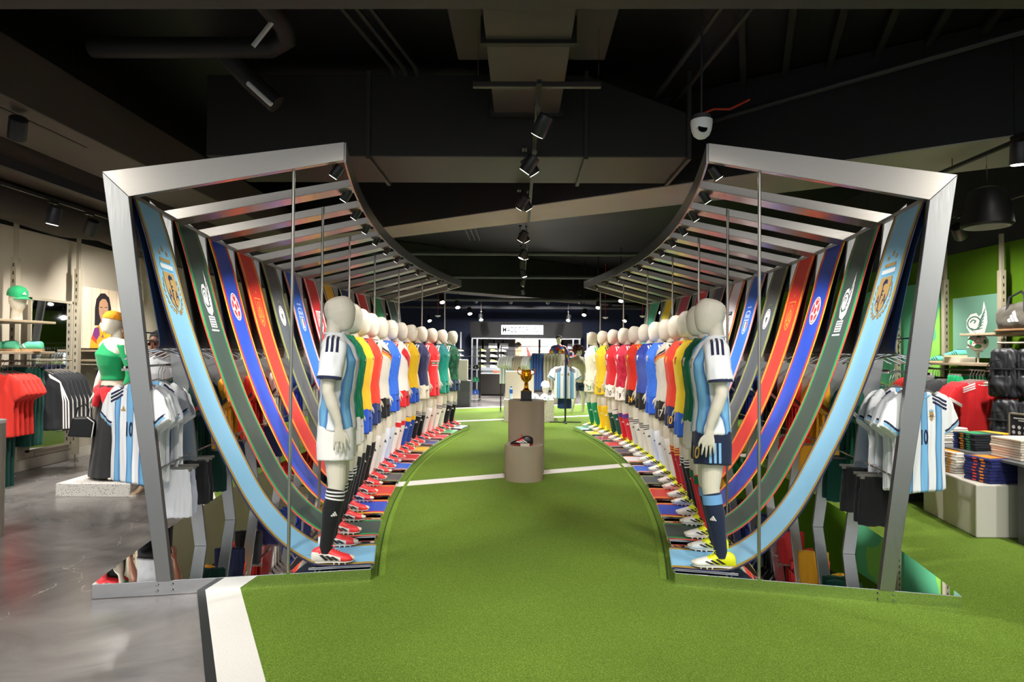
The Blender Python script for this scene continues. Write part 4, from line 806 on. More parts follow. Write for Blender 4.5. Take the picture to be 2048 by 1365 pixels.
# shirts of each bay, on the outer rail of both stands; the garments face the camera
BAY = {-1: [('white and sky-blue striped', HARG, '#1c2244'), ('dark green', '#0e3a2e', '#c8342e'), ('orange-yellow', '#f0a81e', '#3c3a6a'), ('red', '#d5281f', '#262c60'), ('white', '#e6e2da', '#1a1a1c'), ('royal blue', '#1c3fa8', W_), ('cream', '#ddd6c8', R_), ('golden', '#e0b02c', '#28429a')],
       1: [('white and sky-blue striped', HARG, '#1c2244'), ('emerald green', '#0b5b40', '#e8e4dc'), ('orange-yellow', '#f2b01e', '#e0482a'), ('red', '#d8241f', '#262c60'), ('black', '#17171a', W_), ('deep blue', '#15308c', W_), ('navy', '#1a1f48', W_), ('crimson', '#a8202e', W_)]}
def hang_at(s, th, rho=1.566, z=1.48): p = pol(s, rho, th, z); return p, math.atan2(-cos(th), s*sin(th))
for s in (-1, 1):
    sd = SIDE[s]
    for b, (nm, col, stp) in enumerate(BAY[s]):
        n = 9 if b == 0 else 5
        for k in range(n):
            th = -TH+DTH*b+(.0075+k*.0021 if b == 0 and k < 6 else (.0265+(k-6)*.0022 if b == 0 else .006+k*.0046)); p, rz = hang_at(s, th)
            p.z -= .012*(k % 3) if b == 0 else 0
            lab = f'{nm} shirt, {ORD[k]} of its batch on {sd} outer rail'
            garment('shirt', p, rz+s*.62+random.uniform(-.08, .08), lab, col, f'{nm} shirts on the {sd} outer rail', stripe=stp, cuffs=('#1c2244', '#7fc0e4') if b == 0 else (stp, stp), logo='#b5985c' if b == 0 else None, badge=b == 0, num='#1c2244' if b == 0 and k == 0 else None, neck='#7fb8de' if b == 0 else stp, lean=.91)
    low = [('white', '#e4e6ea', .012, .0), ('grey', '#aeb4c0', .017, .0), ('black', '#131316', .03, .0), ('black', '#17171b', .034, 0), ('dark green', '#0c3a30', .05, 0), ('navy', '#151c40', .075, 0), ('black', '#111114', .1, 0), ('navy', '#1a2050', .13, 0)]
    if s == 1: low = [('black', '#131316', .012, 0), ('black', '#15151a', .016, 0), ('black', '#131316', .03, 0), ('emerald', '#0c5040', .045, 0), ('emerald', '#0a4636', .05, 0), ('yellow', '#e0a01c', .08, 0), ('red', '#b01f22', .11, 0), ('navy', '#16204c', .14, 0)]
    for k, (nm, c, dt, _) in enumerate(low):
        p, rz = hang_at(s, -TH+dt+.004, 1.38, .81); garment('shorts', p, rz, f'{nm} shorts, {ORD[k]} from the front on the low rail of the {sd} stand', c, f'shorts on the low rail of the {sd} stand', lean=.85)
    arc_strip(s, [(1.375, .8), (1.387, .8), (1.387, .812), (1.375, .812)]).build('low_hanging_rail', CHROME, [o for o in COL.objects if o.name.startswith('display_stand')][0 if s == -1 else 1])
    # second row of short hangers above: little garments seen over the rail
    for k in range(14):
        th = -TH+.012+k*.0075; p, rz = hang_at(s, th, 1.47, 1.71); 
        t = thing('spare_hanger', f'{ORD[k]} empty wire hanger from the front on the upper rail of the {sd} stand', 'hanger', p, rz, f'empty hangers on the upper rail of the {sd} stand'); link('wire', HANGER_ME, CHROME, t)
    arc_strip(s, [(1.465, 1.70), (1.475, 1.70), (1.475, 1.71), (1.465, 1.71)]).build('upper_hanging_rail', CHROME, [o for o in COL.objects if o.name.startswith('display_stand')][0 if s == -1 else 1])

# ------------------------------------------------------------------ centre pedestal, trophy, boot
PED = mat('#a79c87', .55, var=.04, bscale=3)
t = thing('pedestal', 'two-step cylindrical beige pedestal in the middle of the aisle', 'pedestal', (.025, 7.8, .016))
MB().lathe([(.001, 0), (.238, 0), (.238, .43), (.233, .435), (.001, .435)], 48).build('lower_drum', PED, t, smooth=True)
MB().lathe([(.001, 0), (.236, 0), (.236, .945), (.231, .95), (.001, .95)], 48).build('upper_drum', PED, t, smooth=True, loc=(.03, .42, 0))
GOLD = mat('#d8a01e', .14, 1); t = thing('trophy', 'gold trophy cup with two handles on a black block', 'trophy', (.05, 8.1, .966))
MB().box(-.07, .07, -.07, .07, .012, .125).box(-.078, .078, -.078, .078, 0, .012).build('block', mat('#17121a', .3), t, bevel=.003)
MB().lathe([(.001, .125), (.052, .125), (.05, .135), (.034, .15), (.028, .165), (.026, .2), (.03, .215), (.02, .225), (.024, .232), (.045, .26), (.066, .3), (.07, .33), (.062, .345), (.064, .385), (.069, .4), (.065, .4), (.058, .35), (.001, .33)], 32).build('cup', GOLD, t, smooth=True)
for s in (-1, 1): MB().tube(spline([(s*.064, 0, .33, ), (s*.1, 0, .345), (s*.112, 0, .38), (s*.1, 0, .42), (s*.083, 0, .415), (s*.085, 0, .4)], 5), .006, 8).build('handle', GOLD, t, smooth=True)
for k in range(10): a = 2*pi*k/10; MB().tube([(.046*cos(a), .046*sin(a), .258), (.067*cos(a), .067*sin(a), .3), (.071*cos(a), .071*sin(a), .33)], .006, 6).build('rib', mat('#c07a14', .15, 1), t)
t = thing('football_boot', 'black and red football boot on the pedestal step', 'boot', (.03, 7.66, .452), pi, None, .98)
link('upper', BOOT_ME['yellow'], [mat('#141216', .35), mat('#1a1214', .35)], t); link('sole_plate', SOLE_ME, mat('#c4201c', .4), t); link('lace', LACE_ME, mat('#e0322c', .6), t)
for me in BSTR['yellow']: link('side_stripe', me, WHITE, t)
link('toe_flash', art_mesh('toe_flash', poly([(.0, .07), (.04, .1), (.1, .06), (.08, .045)]), caster(BOOT_ME['yellow'], (0, .3, 0), (1, 0, 0), (0, 0, 1), (0, -1, 0), .001), .015), mat('#d8242a', .4), t)
tag(MB().prism([(0, 0), (.045, 0), (.012, .035), (.0, .035)], lambda a, b, e: (e, a, b), -.055, .055).build('price_card', mat('#d8d0c0', .6), loc=(.035, 7.585, .4515)), 'small blank card in front of the black boot', 'card')

# ------------------------------------------------------------------ left wall bay
BEIGE = mat('#a39a86', .5); UPR = mat('#a69d88', .45, .2)
def upright(x, y, label, ztop=3.2):
    t = thing('shelf_upright', label, 'shelf upright', (x, y, 0))
    MB().box(-.035, .035, -.035, .035, .1, 2.72).build('column', UPR, t, bevel=.004); MB().box(-.02, .02, -.02, .02, 2.72, ztop).build('extension', UPR, t)
    MB().tube([(0, 0, .008), (0, 0, .1)], .01, 8).build('levelling_stem', CHROME, t); MB().lathe([(.001, 0), (.05, 0), (.05, .008), (.001, .008)], 18).build('foot', CHROME, t)
    sl = MB()
    for k in range(24): sl.box(-.009, .009, -.037, -.034, .3+k*.1, .345+k*.1)
    sl.build('slot', mat('#3a352c', .6), t); return t
for i, y in enumerate((7.66, 8.76, 10.2)): upright(-6.3, y, f'{ORD[i]} slotted shelf upright of the left wall')
def board(name, x0, x1, y0, y1, z, label, m=BEIGE, h=.03):
    return tag(MB().box((x0-x1)/2, (x1-x0)/2, (y0-y1)/2, (y1-y0)/2, -h/2, h/2).build(name, m, bevel=.004, loc=((x0+x1)/2, (y0+y1)/2, z)), label, 'shelf')
WOOD = mat('#9c8c74', .5); board('wall_shelf', -6.45, -5.75, 6.6, 7.62, 1.905, 'upper left wall shelf below the green cap', WOOD); board('wall_shelf', -6.45, -5.75, 6.6, 7.62, 1.54, 'lower left wall shelf holding mint trainers', WOOD)
board('wall_shelf', -6.45, -5.95, 8.98, 10.3, 1.56, 'left wall shelf under the portrait poster', WOOD); board('wall_shelf', -6.45, -5.95, 8.98, 10.3, 1.42, 'second left wall shelf under the portrait poster', WOOD)
def rail(p, q, label): 
    t = thing('clothes_rail', label, 'clothes rail', p); q = V(q)-V(p); MB().tube([(0, 0, 0), tuple(q)], .011, 8).build('bar', BEIGE, t)
    d = -.25 if p[0] > 0 else .25
    for w in (V((0, 0, 0)), q): MB().tube([tuple(w), tuple(w-V((d*1.5, 0, 0)))], .009, 8).build('bracket', BEIGE, t)
    return t
rail((-6.0, 6.7, 1.44), (-6.0, 8.25, 1.44), 'beige clothes rail under the mint trainers')
for k in range(5): garment('shirt', (-6.0, 7.0+k*.07, 1.44), -pi/2+.1, f'bright red shirt, {ORD[k]} from the front under the mint trainers', '#e8382c', 'red shirts on the left wall', neck='#e8382c')
for k in range(4): garment('trousers', (-6.0, 7.34+k*.06, 1.44), -pi/2+.15, f'dark green trousers, {ORD[k]} from the front on the left wall', '#0f4a3e', 'dark green trousers on the left wall')
for k in range(4): garment('trousers', (-6.05, 7.0+k*.06, .98), -pi/2, f'teal-green trousers, {ORD[k]} from the front on the low left wall rail', '#10443c', 'teal-green trousers on the low rail')
rail((-6.05, 6.9, .98), (-6.05, 7.4, .98), 'short low rail carrying teal-green trousers')
for k in range(6): garment('jacket', (-5.95, 7.6+k*.075, 1.44), -pi/2+.35, f'black track jacket with white sleeve stripes, {ORD[k]} from the front on left wall', '#26282c', 'black track jackets on the left wall', stripe='#ece6e2')
rail((-6.1, 9.0, 1.36), (-6.1, 10.2, 1.36), 'clothes rail under the portrait poster')
for k in range(6): garment('shorts', (-6.1, 9.1+k*.08, 1.36), -pi/2+.2, f'navy shorts, {ORD[k]} from the front under the portrait poster', '#141a34', 'navy shorts under the portrait poster')
t = thing('wall_mirror', 'tall frameless mirror in a beige frame on left wall', 'mirror', (-6.36, 8.35, .25))
MB().box(-.012, .012, -.36, .36, .03, 1.97).build('glass', MIRROR, t)
mb = MB()
for a, b in ((-.385, -.36), (.36, .385)): mb.box(-.02, .02, a, b, 0, 2.0)
mb.box(-.02, .02, -.385, .385, 0, .03).box(-.02, .02, -.385, .385, 1.97, 2.0).build('frame', BEIGE, t)
# shoes
def shoe_mb(L=.29):
    secs = [(-.145, .02, .02, .06), (-.135, .034, .018, .095), (-.1, .04, .018, .105), (-.05, .04, .018, .1), (0, .042, .018, .095), (.04, .046, .018, .075), (.09, .05, .018, .06), (.125, .042, .018, .05), (.145, .018, .02, .036)]
    R = []
    for x, w, zb, zt in secs: R.append([(x, math.copysign(abs(cos(a))**.75, cos(a))*w*(1 if sin(a) < 0 else 1-.35*sin(a)), (zb+zt)/2+math.copysign(abs(sin(a))**.7, sin(a))*(zt-zb)/2) for a in [2*pi*k/16 for k in range(16)]])
    so = MB().prism([(x*1.03, w*1.08) for x, w, _, _ in secs]+[(x*1.03, -w*1.08) for x, w, _, _ in reversed(secs)], lambda a, b, e: (a, b, e), 0, .024)
    return MB().rings(R).mesh('upper', smooth=True), so.mesh('sole')
SHU, SHS = shoe_mb(); SHSTR = [art_mesh('side_stripe', sum([poly([(-.02+.03*k, .025), (-.006+.03*k, .025), (.03+.025*k, .08-.008*k), (.018+.025*k, .085-.008*k)]) for k in range(3)], []), caster(SHU, (0, sd*.3, 0), (1, 0, 0), (0, 0, 1), (0, -sd, 0), .001), .015) for sd in (-1, 1)]
SHIN = MB().lathe([(.001, 0), (.03, 0), (.03, .004), (.001, .004)], 16).mesh('opening')
def shoe(loc, rz, c, label, group, stripe='#eeeeea', sole='#c9a77c', parts=True, sc=1):
    t = thing('trainer', label, 'shoe', loc, rz, group, sc); link('upper', SHU, mat(c, .6), t); link('sole', SHS, mat(sole, .6), t)
    if parts:
        for me in SHSTR: link('side_stripe', me, mat(stripe, .6), t)
        o = link('opening', SHIN, mat('#20302c', .8), t, loc=(-.075, 0, .1)); o.scale = (1.7, .8, 1)
    return t
for i, (x, y) in enumerate(((-6.02, 7.15), (-5.85, 7.3), (-6.1, 7.0))): shoe((x, y, 1.556), pi*1.05, '#58b890', f'{("rear", "front", "far left")[i]} mint green trainer on the left wall shelf', 'mint trainers on the left wall shelf', sole='#b08a62', sc=1.2)
# cap on a head form
CAPR = MB().rings([[(r*cos(a)*1.12, r*sin(a), z) for a in [2*pi*k/24 for k in range(24)]] for r, z in ((.094, 0), (.095, .03), (.088, .065), (.066, .098), (.03, .116), (.004, .12))]).mesh('crown', smooth=True)
BRIM = MB().rings([[(.07+.118*cos(a)*q, .09*sin(a)*q, .008-.03*(sin(a)**2)*q-.02*max(0, cos(a))*q+dz) for a in [pi*(-.5)+pi*k/16 for k in range(17)]] for q, dz in ((.4, .0), (1, 0), (1, .005), (.4, .006))], cap=False, close=False).mesh('brim', smooth=True)
def cap_obj(loc, rz, c, label, group=None, sc=1, tilt=0, logo='#f0f0ee'):
    t = thing('baseball_cap', label, 'cap', loc, rz, group, sc); t.rotation_euler = (0, tilt, rz); link('crown', CAPR, fab(c), t); link('brim', BRIM, fab(c), t)
    link('emblem', art_mesh('emblem', bars(0, .03, .03), lambda u, v, l: V((.108-.3*u*u-.12*max(0, v-.03), u, v)) + V((.004+l, 0, 0))), mat(logo, .6), t); return t
HEADFORM = vox(MB().limb([(0, 0, .0, .062, .06), (0, 0, .09, .055, .053), (.012, 0, .15, .05, .048)], 18).limb([(-.01, 0, .345, .02, .02), (0, 0, .33, .07, .055), (.005, 0, .29, .1, .077), (.015, 0, .23, .108, .08), (.035, 0, .175, .09, .068), (.065, 0, .135, .055, .045), (.08, 0, .122, .025, .022)], 22), 'head', .009, 5)
def head_form(loc, rz, label, sc=1): t = thing('head_form', label, 'head form', loc, rz, None, sc); link('head', HEADFORM, SKIN, t); return t
head_form((-5.98, 7.3, 1.92), -.35, 'cream display head on the upper left wall shelf'); cap_obj((-5.975, 7.3, 2.205), -.35, '#168a54', 'green baseball cap on the cream display head', tilt=.12, sc=1.08)
# portrait poster
t = thing('portrait_poster', 'poster of a dark-haired woman in an orange jersey on left wall', 'poster', (-6.4, 9.46, 1.6))
MB().box(-.015, .0, -.47, .47, 0, .9).build('board', WHITE, t)
pc = ['#e6d3b8', '#d3bb98', '#2a2226', '#c99a78', '#e8a21e', '#7a2f7c', '#d8402c', '#f2ead8', '#5a2a26', '#b5835f', '#f0c02a']
A = rect(-.47, 0, .47, .9, 0)
for k in range(5): A += rect(-.47+.19*k, 0, -.45+.19*k, .9, 1)
A += poly([(-.2, .34), (-.2, .6), (-.17, .74), (-.08, .83), (.02, .84), (.12, .78), (.17, .62), (.2, .36)], 2)+poly([(-.3, .0), (-.28, .12), (-.2, .3), (-.06, .37), (.12, .37), (.26, .3), (.36, .1), (.38, 0)], 4)+poly([(-.2, .3), (-.24, .2), (-.15, .12), (-.08, .2), (-.1, .32)], 5)+poly([(-.24, .2), (-.27, .14), (-.14, .06), (-.15, .12)], 6)
A += poly([(-.07, .32), (-.06, .46), (.1, .46), (.11, .32), (.02, .26)], 9)+poly([(-.1, .36), (-.03, .24), (.03, .33), (.09, .25), (.15, .36), (.1, .38), (.02, .3), (-.06, .4)], 7)
A += poly([(-.115, .6), (-.1, .7), (-.04, .75), (.04, .75), (.095, .69), (.105, .58), (.085, .48), (.04, .42), (-.01, .41), (-.07, .45), (-.105, .52)], 3)+rect(-.085, .615, -.03, .626, 2)+rect(.02, .62, .08, .631, 2)+circ(-.055, .595, .014, 7)+circ(.045, .6, .014, 7)+circ(-.055, .595, .009, 2)+circ(.045, .6, .009, 2)+poly([(-.02, .59), (-.015, .53), (-.025, .515), (.012, .51), (.01, .53)], 9)+poly([(-.04, .475), (-.005, .485), (.035, .475), (-.002, .46)], 8)
A += rect(.02, .18, .1, .2, 10)+bars(-.02, .16, .05, 5)
link('print', art_mesh('print', A, flat((.0005, 0, 0), (0, 1, 0), (0, 0, 1)), 0, .00006), [mat(c, .5) for c in pc], t)
# round white column at the left picture edge
t = thing('display_column', 'round off-white display column at the left picture edge', 'column', (-4.52, 5.22, 0)); MB().lathe([(.001, 0), (.13, 0), (.13, .96), (.001, .96)], 40).build('shaft', mat('#a8a294', .5), t, smooth=True); MB().lathe([(.001, .96), (.132, .96), (.132, .985), (.001, .985)], 40).build('cap', WHITE, t, smooth=True)
# female mannequin
TERR = speckle_mat('terrazzo', '#dedbd4', '#4a4a4a', 75, .12)
tag(MB().box(-.4, .4, -.31, .31, 0, .14).build('plinth', TERR, bevel=.004, loc=(-4.62, 7.0, 0), rot=.02), 'low white terrazzo plinth under the green-top mannequin', 'plinth')
FBODY_ME = vox(body(False, True), 'body', .0085, 6)
t = thing('mannequin', 'female mannequin in green one-shoulder top and long black skirt', 'mannequin', (-4.62, 7.0, .14), -pi/2-.45)
link('body', FBODY_ME, SKIN, t)
top = MB().limb([(0, 0, 1.1, .108, .15), (0, 0, 1.16, .106, .148), (.02, 0, 1.28, .13, .165), (.032, 0, 1.38, .145, .178), (.0, .02, 1.46, .11, .17), (-.01, .07, 1.53, .07, .1)], 26); top.limb([(-.01, .1, 1.5, .07, .06), (-.012, .18, 1.48, .07, .06), (-.035, .25, 1.26, .056, .05), (-.03, .264, 1.15, .05, .046), (.02, .27, 1.02, .042, .04)], 18)
link('top', vox(top, 'top', .009, 4, .5, wrinkle(.004)), fab('#159a5c'), t)
sk = MB().limb([(0, 0, .03, .2, .27), (0, 0, .06, .2, .27), (0, 0, .4, .165, .225), (0, 0, .75, .14, .2), (0, 0, .95, .135, .188), (0, 0, 1.05, .11, .155)], 36)
link('skirt', vox(sk, 'skirt', .011, 2, .5, lambda c: .016*noise.noise(V((math.atan2(c.y, c.x)*2.2, c.z*.8, 1)))), fab('#2a2b2c'), t)
link('headscarf', vox(MB().limb([(-.014, 0, 1.885, .03, .03), (-.012, 0, 1.865, .085, .066), (-.004, 0, 1.82, .118, .09), (.004, 0, 1.775, .124, .094)], 22).limb([(-.09, 0, 1.78, .03, .03), (-.12, .02, 1.68, .035, .03), (-.11, .03, 1.55, .03, .02)], 12), 'headscarf', .009, 3, .5, wrinkle(.006, 20)), fab('#f09a1c'), t)
jk = MB().tube([(.135*cos(a)*1.02, .19*sin(a), 1.03-.05*cos(a)) for a in [2*pi*k/20 for k in range(21)]], .035, 10).limb([(.12, .08, 1.0, .05, .05), (.16, .14, .92, .04, .05), (.17, .2, .8, .035, .05)], 12).limb([(.12, .1, 1.0, .05, .05), (.15, -.02, .93, .04, .05), (.15, -.06, .82, .035, .045)], 12)
link('tied_jacket', vox(jk, 'tied_jacket', .009, 3, .5, wrinkle(.01, 16)), fab('#d5202c'), t)
link('necklace', MB().tube([(-.005+.07*cos(a)+.03*max(0, cos(a)), .07*sin(a), 1.56-.06*max(0, cos(a))) for a in [2*pi*k/24 for k in range(25)]], .004, 6).mesh('necklace'), mat('#2a2a2a', .3, .6), t)
t = thing('handbag', 'small black handbag with white edging beside the long skirt', 'handbag', (-4.86, 6.86, .72), .3)
MB().prism([(-.13, -.09), (.11, -.11), (.13, .06), (.06, .12), (-.08, .12)], lambda a, b, e: (a, e, b), -.06, .06).build('bag', mat('#16181a', .35), t, bevel=.02); MB().tube([(.11, -.062, -.1), (.13, -.062, .06), (.06, -.062, .12)], .006, 6).build('edging', WHITE, t); MB().tube([(-.07, 0, .11), (-.05, 0, .22), (.02, 0, .26), (.06, 0, .2), (.05, 0, .11)], .008, 6).build('strap', BLACK, t)
# ------------------------------------------------------------------ man in a cap behind the left rail
t = thing('person', 'man in dark cap and glasses standing behind the left clothes rail', 'person', (-4.02, 6.85, 0), -pi/2-.05, None, .945)
link('body', vox(body(True), 'body', .0075, 5), mat('#a9745a', .5), t)
link('shirt', SHIRT_ME, fab('#c9cccf'), t); link('trousers', vox(MB().limb([(0, 0, .84, .13, .19), (0, 0, .95, .13, .185), (0, 0, 1.03, .118, .17)], 24).limb([(0, .09, .93, .11, .095), (.01, .12, .6, .085, .085), (-.03, .17, .3, .07, .07), (-.045, .18, .1, .07, .065)], 18).limb([(0, -.09, .93, .11, .095), (.01, -.12, .6, .085, .085), (-.03, -.17, .3, .07, .07), (-.045, -.18, .1, .07, .065)], 18), 'trousers', .011, 3), fab('#131418'), t)
link('cap_crown', CAPR, fab('#35342c'), t, loc=(-.002, 0, 1.79)); link('cap_brim', BRIM, fab('#35342c'), t, loc=(-.002, 0, 1.795))
GL = MB()
for s in (-1, 1): GL.rings([[(.118-.012*abs(s*.035+.026*cos(a)), s*.036+.026*cos(a), 1.745+.018*sin(a)+dz) for a in [2*pi*k/16 for k in range(16)]] for dz in (0,)], cap=True).tube([(.1, s*.064, 1.75), (.0, s*.088, 1.752)], .002, 6)
GL.box(.116, .12, -.012, .012, 1.748, 1.752); link('glasses', GL.mesh('glasses'), mat('#5a2a24', .15), t)
for s in (-1, 1): link('shoe', SHU, mat('#b39a80', .6), t, loc=(.02, s*.187, .0)); link('shoe_sole', SHS, mat('#d8d0c0', .6), t, loc=(.02, s*.187, 0))
link('hair', MB().rings([[(-.005+.1*cos(a), .086*sin(a), z) for a in [pi*.42+pi*1.16*k/14 for k in range(15)]] for z in (1.7, 1.8)], cap=False, close=False).mesh('hair'), mat('#15110f', .7), t)
# ------------------------------------------------------------------ right wall bay
for i, y in enumerate((8.32, 9.42, 10.6)): upright(6.3, y, f'{ORD[i]} slotted shelf upright of the right wall')
t = thing('crest_panel', 'sea-green wall panel with a white eagle crest', 'panel', (6.36, 8.86, 1.56))
MB().box(0, .03, -.48, .48, 0, .87).build('board', mat('#6d9a86', .6, var=.06, bscale=1.2), t)
art, cols = c_mex(); link('crest', art_mesh('crest', [([(a*1.75, b) for a, b in q], f_, m_) for q, f_, m_ in xf(art, 0, .46, 1.3)], flat((-.001, 0, 0), (0, -1, 0), (0, 0, 1)), 0, .00005), [mat('#f1f3f0', .6), mat('#4d7a68', .6)], t)
board('wall_shelf', 5.7, 6.45, 7.9, 9.6, 1.475, 'right wall shelf holding aqua trainers and a football', WOOD); board('wall_shelf', 5.7, 6.45, 7.0, 8.25, 1.86, 'high right wall shelf carrying the black duffel bag', WOOD); board('wall_shelf', 5.6, 6.45, 6.6, 7.7, 1.25, 'right wall shelf beside the hanging backpacks', WOOD)
for i, (x, y, z) in enumerate(((5.8, 8.86, 1.491), (5.92, 8.66, 1.572))): shoe((x, y, z), 2.75+.3*i, '#62c3ae', ('aqua trainer standing directly on the right wall shelf', 'aqua trainer raised on a cream block')[i], 'aqua trainers on the right wall shelf', stripe='#23403a', sole='#cdb08a')
tag(MB().box(-.11, .11, -.16, .16, 0, .08).build('riser_block', mat('#d6cdb8', .6), bevel=.004, loc=(5.95, 8.62, 1.491)), 'cream block under an aqua trainer', 'block')
t = thing('football', 'white football with green and red panels on a stand', 'football', (5.83, 8.1, 1.76), .95); bm_ = MB()
bm_.lathe([(.11*sin(pi*k/16)+.0005, -.11*cos(pi*k/16)) for k in range(17)], 32); BALL = bm_.mesh('ball', smooth=True); link('ball', BALL, mat('#ecebe4', .4), t)
def onball(u, v, l): a = V((-1, u, v)).normalized(); return a*(.111+l)
link('green_panel', art_mesh('green_panel', circ(0, -.62, .42)+circ(-.95, .1, .4)+circ(.95, .1, .4)+circ(-.1, .95, .3), onball, .15), mat('#23904e', .4), t); link('red_line', art_mesh('red_line', stroke([(-.55, -.1), (-.1, .0), (.5, -.15), (.25, .25), (-.05, .75), (-.2, .3), (-.55, -.1)], .07), onball, .1), mat('#d8303a', .4), t)
t = thing('ball_stand', 'beige stand holding the football', 'stand', (5.83, 8.1, 1.491)); MB().tube([(0, 0, .01), (0, 0, .15)], .012, 8).build('stem', BEIGE, t); MB().box(-.1, .1, -.15, .15, 0, .012).build('foot', BEIGE, t); MB().lathe([(.02, .14), (.05, .152), (.052, .158), (.02, .15)], 18).build('cup', BEIGE, t)
rail((5.85, 7.8, 1.4), (5.85, 9.6, 1.4), 'beige clothes rail below the football')
gs = [('shirt', 'deep red', '#c8241f', 4, 9.2, None), ('shirt', 'emerald green', '#138a62', 4, 8.85, '#e8ece8'), ('shirt', 'charcoal', '#3b3b3d', 4, 8.55, None), ('trousers', 'bright green', '#0fa564', 4, 8.26, None), ('shirt', 'scarlet white-trimmed', '#dc1f26', 5, 7.84, '#f0ece8')]
for kind, nm, c, n, y0, stp in gs:
    for k in range(n): garment(kind, (5.85 if nm != 'scarlet white-trimmed' else 5.7, y0+.055*k, 1.4), -pi/2-.25, f'{nm} {kind}, {ORD[k]} from the front on the right wall rail', c, f'{nm} {kind} on the right wall rail', stripe=stp, neck=stp or c, cuffs=(stp, stp) if stp and kind == 'shirt' else None)
for k in range(3): garment('trousers', (5.75, 8.5+.05*k, 1.12), -pi/2-.2, f'black trousers, {ORD[k]} from the front on the low right wall rail', '#141417', 'black trousers on the low right wall rail')
rail((5.75, 8.4, 1.12), (5.75, 8.75, 1.12), 'short low rail carrying black trousers')
# duffel and backpacks
BAGM = mat('#25262a', .5, bump=.3, bscale=14); BAGL = mat('#55514a', .5, bump=.3, bscale=14)
t = thing('duffel_bag', 'dark grey duffel bag with white bar logo on the high right shelf', 'bag', (5.85, 7.35, 1.877), 0, None, 1.12)
DUF = vox(MB().limb([(0, -.27, .15, .1, .09), (0, -.24, .14, .15, .135), (0, 0, .15, .155, .145), (0, .24, .14, .15, .135), (0, .27, .15, .1, .09)], 28, p=2.8, ref=(0, 0, 1)), 'bag_body', .012, 3, .5, wrinkle(.014, 8, 1)); link('bag_body', DUF, BAGL, t)
link('bar_logo', art_mesh('bar_logo', bars(0, .1, .12), caster(DUF, (-.6, 0, 0), (0, -1, 0), (0, 0, 1), (1, 0, 0), .003), .03), WHITE, t); MB().tube([(-.12, -.12, .2), (-.1, -.1, .36), (-.05, 0, .42), (-.1, .1, .36), (-.12, .12, .2)], .012, 8).build('handle', BAGM, t); MB().box(-.15, .15, -.25, .25, .0, .03).build('base', mat('#7a5a3c', .6), t, bevel=.01)
BP = vox(MB().limb([(0, 0, -.62, .09, .11), (0, 0, -.6, .12, .14), (0, 0, -.4, .12, .145), (0, 0, -.2, .11, .14), (0, 0, -.1, .08, .12), (0, 0, -.07, .05, .08)], 26, p=2.8).limb([(.1, 0, -.58, .035, .1), (.105, 0, -.48, .045, .115), (.1, 0, -.38, .035, .105)], 20, p=2.8), 'pack_body', .011, 2, .5, wrinkle(.022, 13, .4))
BPS = MB().tube([(-.1, -.07, -.12), (-.15, -.08, -.3), (-.11, -.09, -.55)], .014, 8).tube([(-.1, .07, -.12), (-.15, .08, -.3), (-.11, .09, -.55)], .014, 8).mesh('strap'); BPW = MB().box(.09, .128, -.075, -.055, -.6, -.12).box(.09, .128, .055, .075, -.6, -.12).box(.09, .134, -.13, .13, -.3, -.285).mesh('webbing'); BPZ = MB().tube([(.125+.02*sin(a), .13*cos(a), -.32+.12*sin(a)) for a in [pi*k/12 for k in range(13)]], .005, 6).mesh('zip'); BPL = MB().tube([(-.02, -.03, -.08), (-.01, -.02, -.02), (0, 0, 0), (-.01, .02, -.02), (-.02, .03, -.08)], .008, 6).mesh('loop')
bp = [(5.5, 7.22, 1.74, 'upper'), (5.66, 7.05, 1.74, 'upper'), (5.82, 6.86, 1.74, 'upper'), (5.46, 7.15, 1.165, 'lower'), (5.62, 6.98, 1.165, 'lower'), (5.78, 6.8, 1.165, 'lower')]
for i, (x, y, z, row) in enumerate(bp):
    t = thing('backpack', f'{ORD[i % 3]} black backpack from the red shirts, {row} row on right wall', 'backpack', (x, y, z), pi+.5, f'black backpacks, {row} row'); link('pack_body', BP, BAGM, t); link('strap', BPS, BLACK, t); link('zip', BPZ, mat('#0a0a0a', .4), t); link('webbing', BPW, mat('#34353a', .6), t); link('loop', BPL, BLACK, t)
for z, nm in ((1.74, 'upper'), (1.165, 'lower')):
    t = thing('bag_rail', f'beige bar carrying the {nm} row of backpacks', 'rail', (5.4, 6.6, z)); MB().tube([(.05, .67, 0), (.45, .2, 0)], .012, 8).build('bar', BEIGE, t); MB().tube([(.05, .67, 0), (1.05, .67, 0)], .01, 8).tube([(.45, .2, 0), (1.05, .2, 0)], .01, 8).build('bracket', BEIGE, t)
# table with folded shirts
TB = mat('#3a3d3f', .4); t = thing('display_table', 'dark grey display table with open shelf at the right edge', 'table', (4.95, 6.05, 0), 0)
MB().box(-.78, .95, -.78, .85, .665, .69).build('table_top', mat('#6e7172', .35), t, bevel=.004); MB().box(-.78, .95, -.78, -.7, 0, .664).build('side_panel', TB, t); MB().box(.3, .36, -.69, .85, 0, .664).build('back_panel', mat('#232526', .5), t); MB().box(-.78, .29, .78, .85, 0, .664).build('side_panel', TB, t)
t = thing('display_box', 'white angular display box tucked half under the dark table', 'display box', (0, 0, .016)); MB().prism([(3.93, 5.5), (4.24, 5.5), (4.6, 5.52), (4.6, 6.45), (4.08, 6.45)], lambda a, b, e: (a, b, e), 0, .46).build('carcass', mat('#cfcbc0', .5), t, bevel=.012)
FOLD = MB().box(-.15, .15, -.12, .12, 0, .021).mesh('fold', bevel=.007)
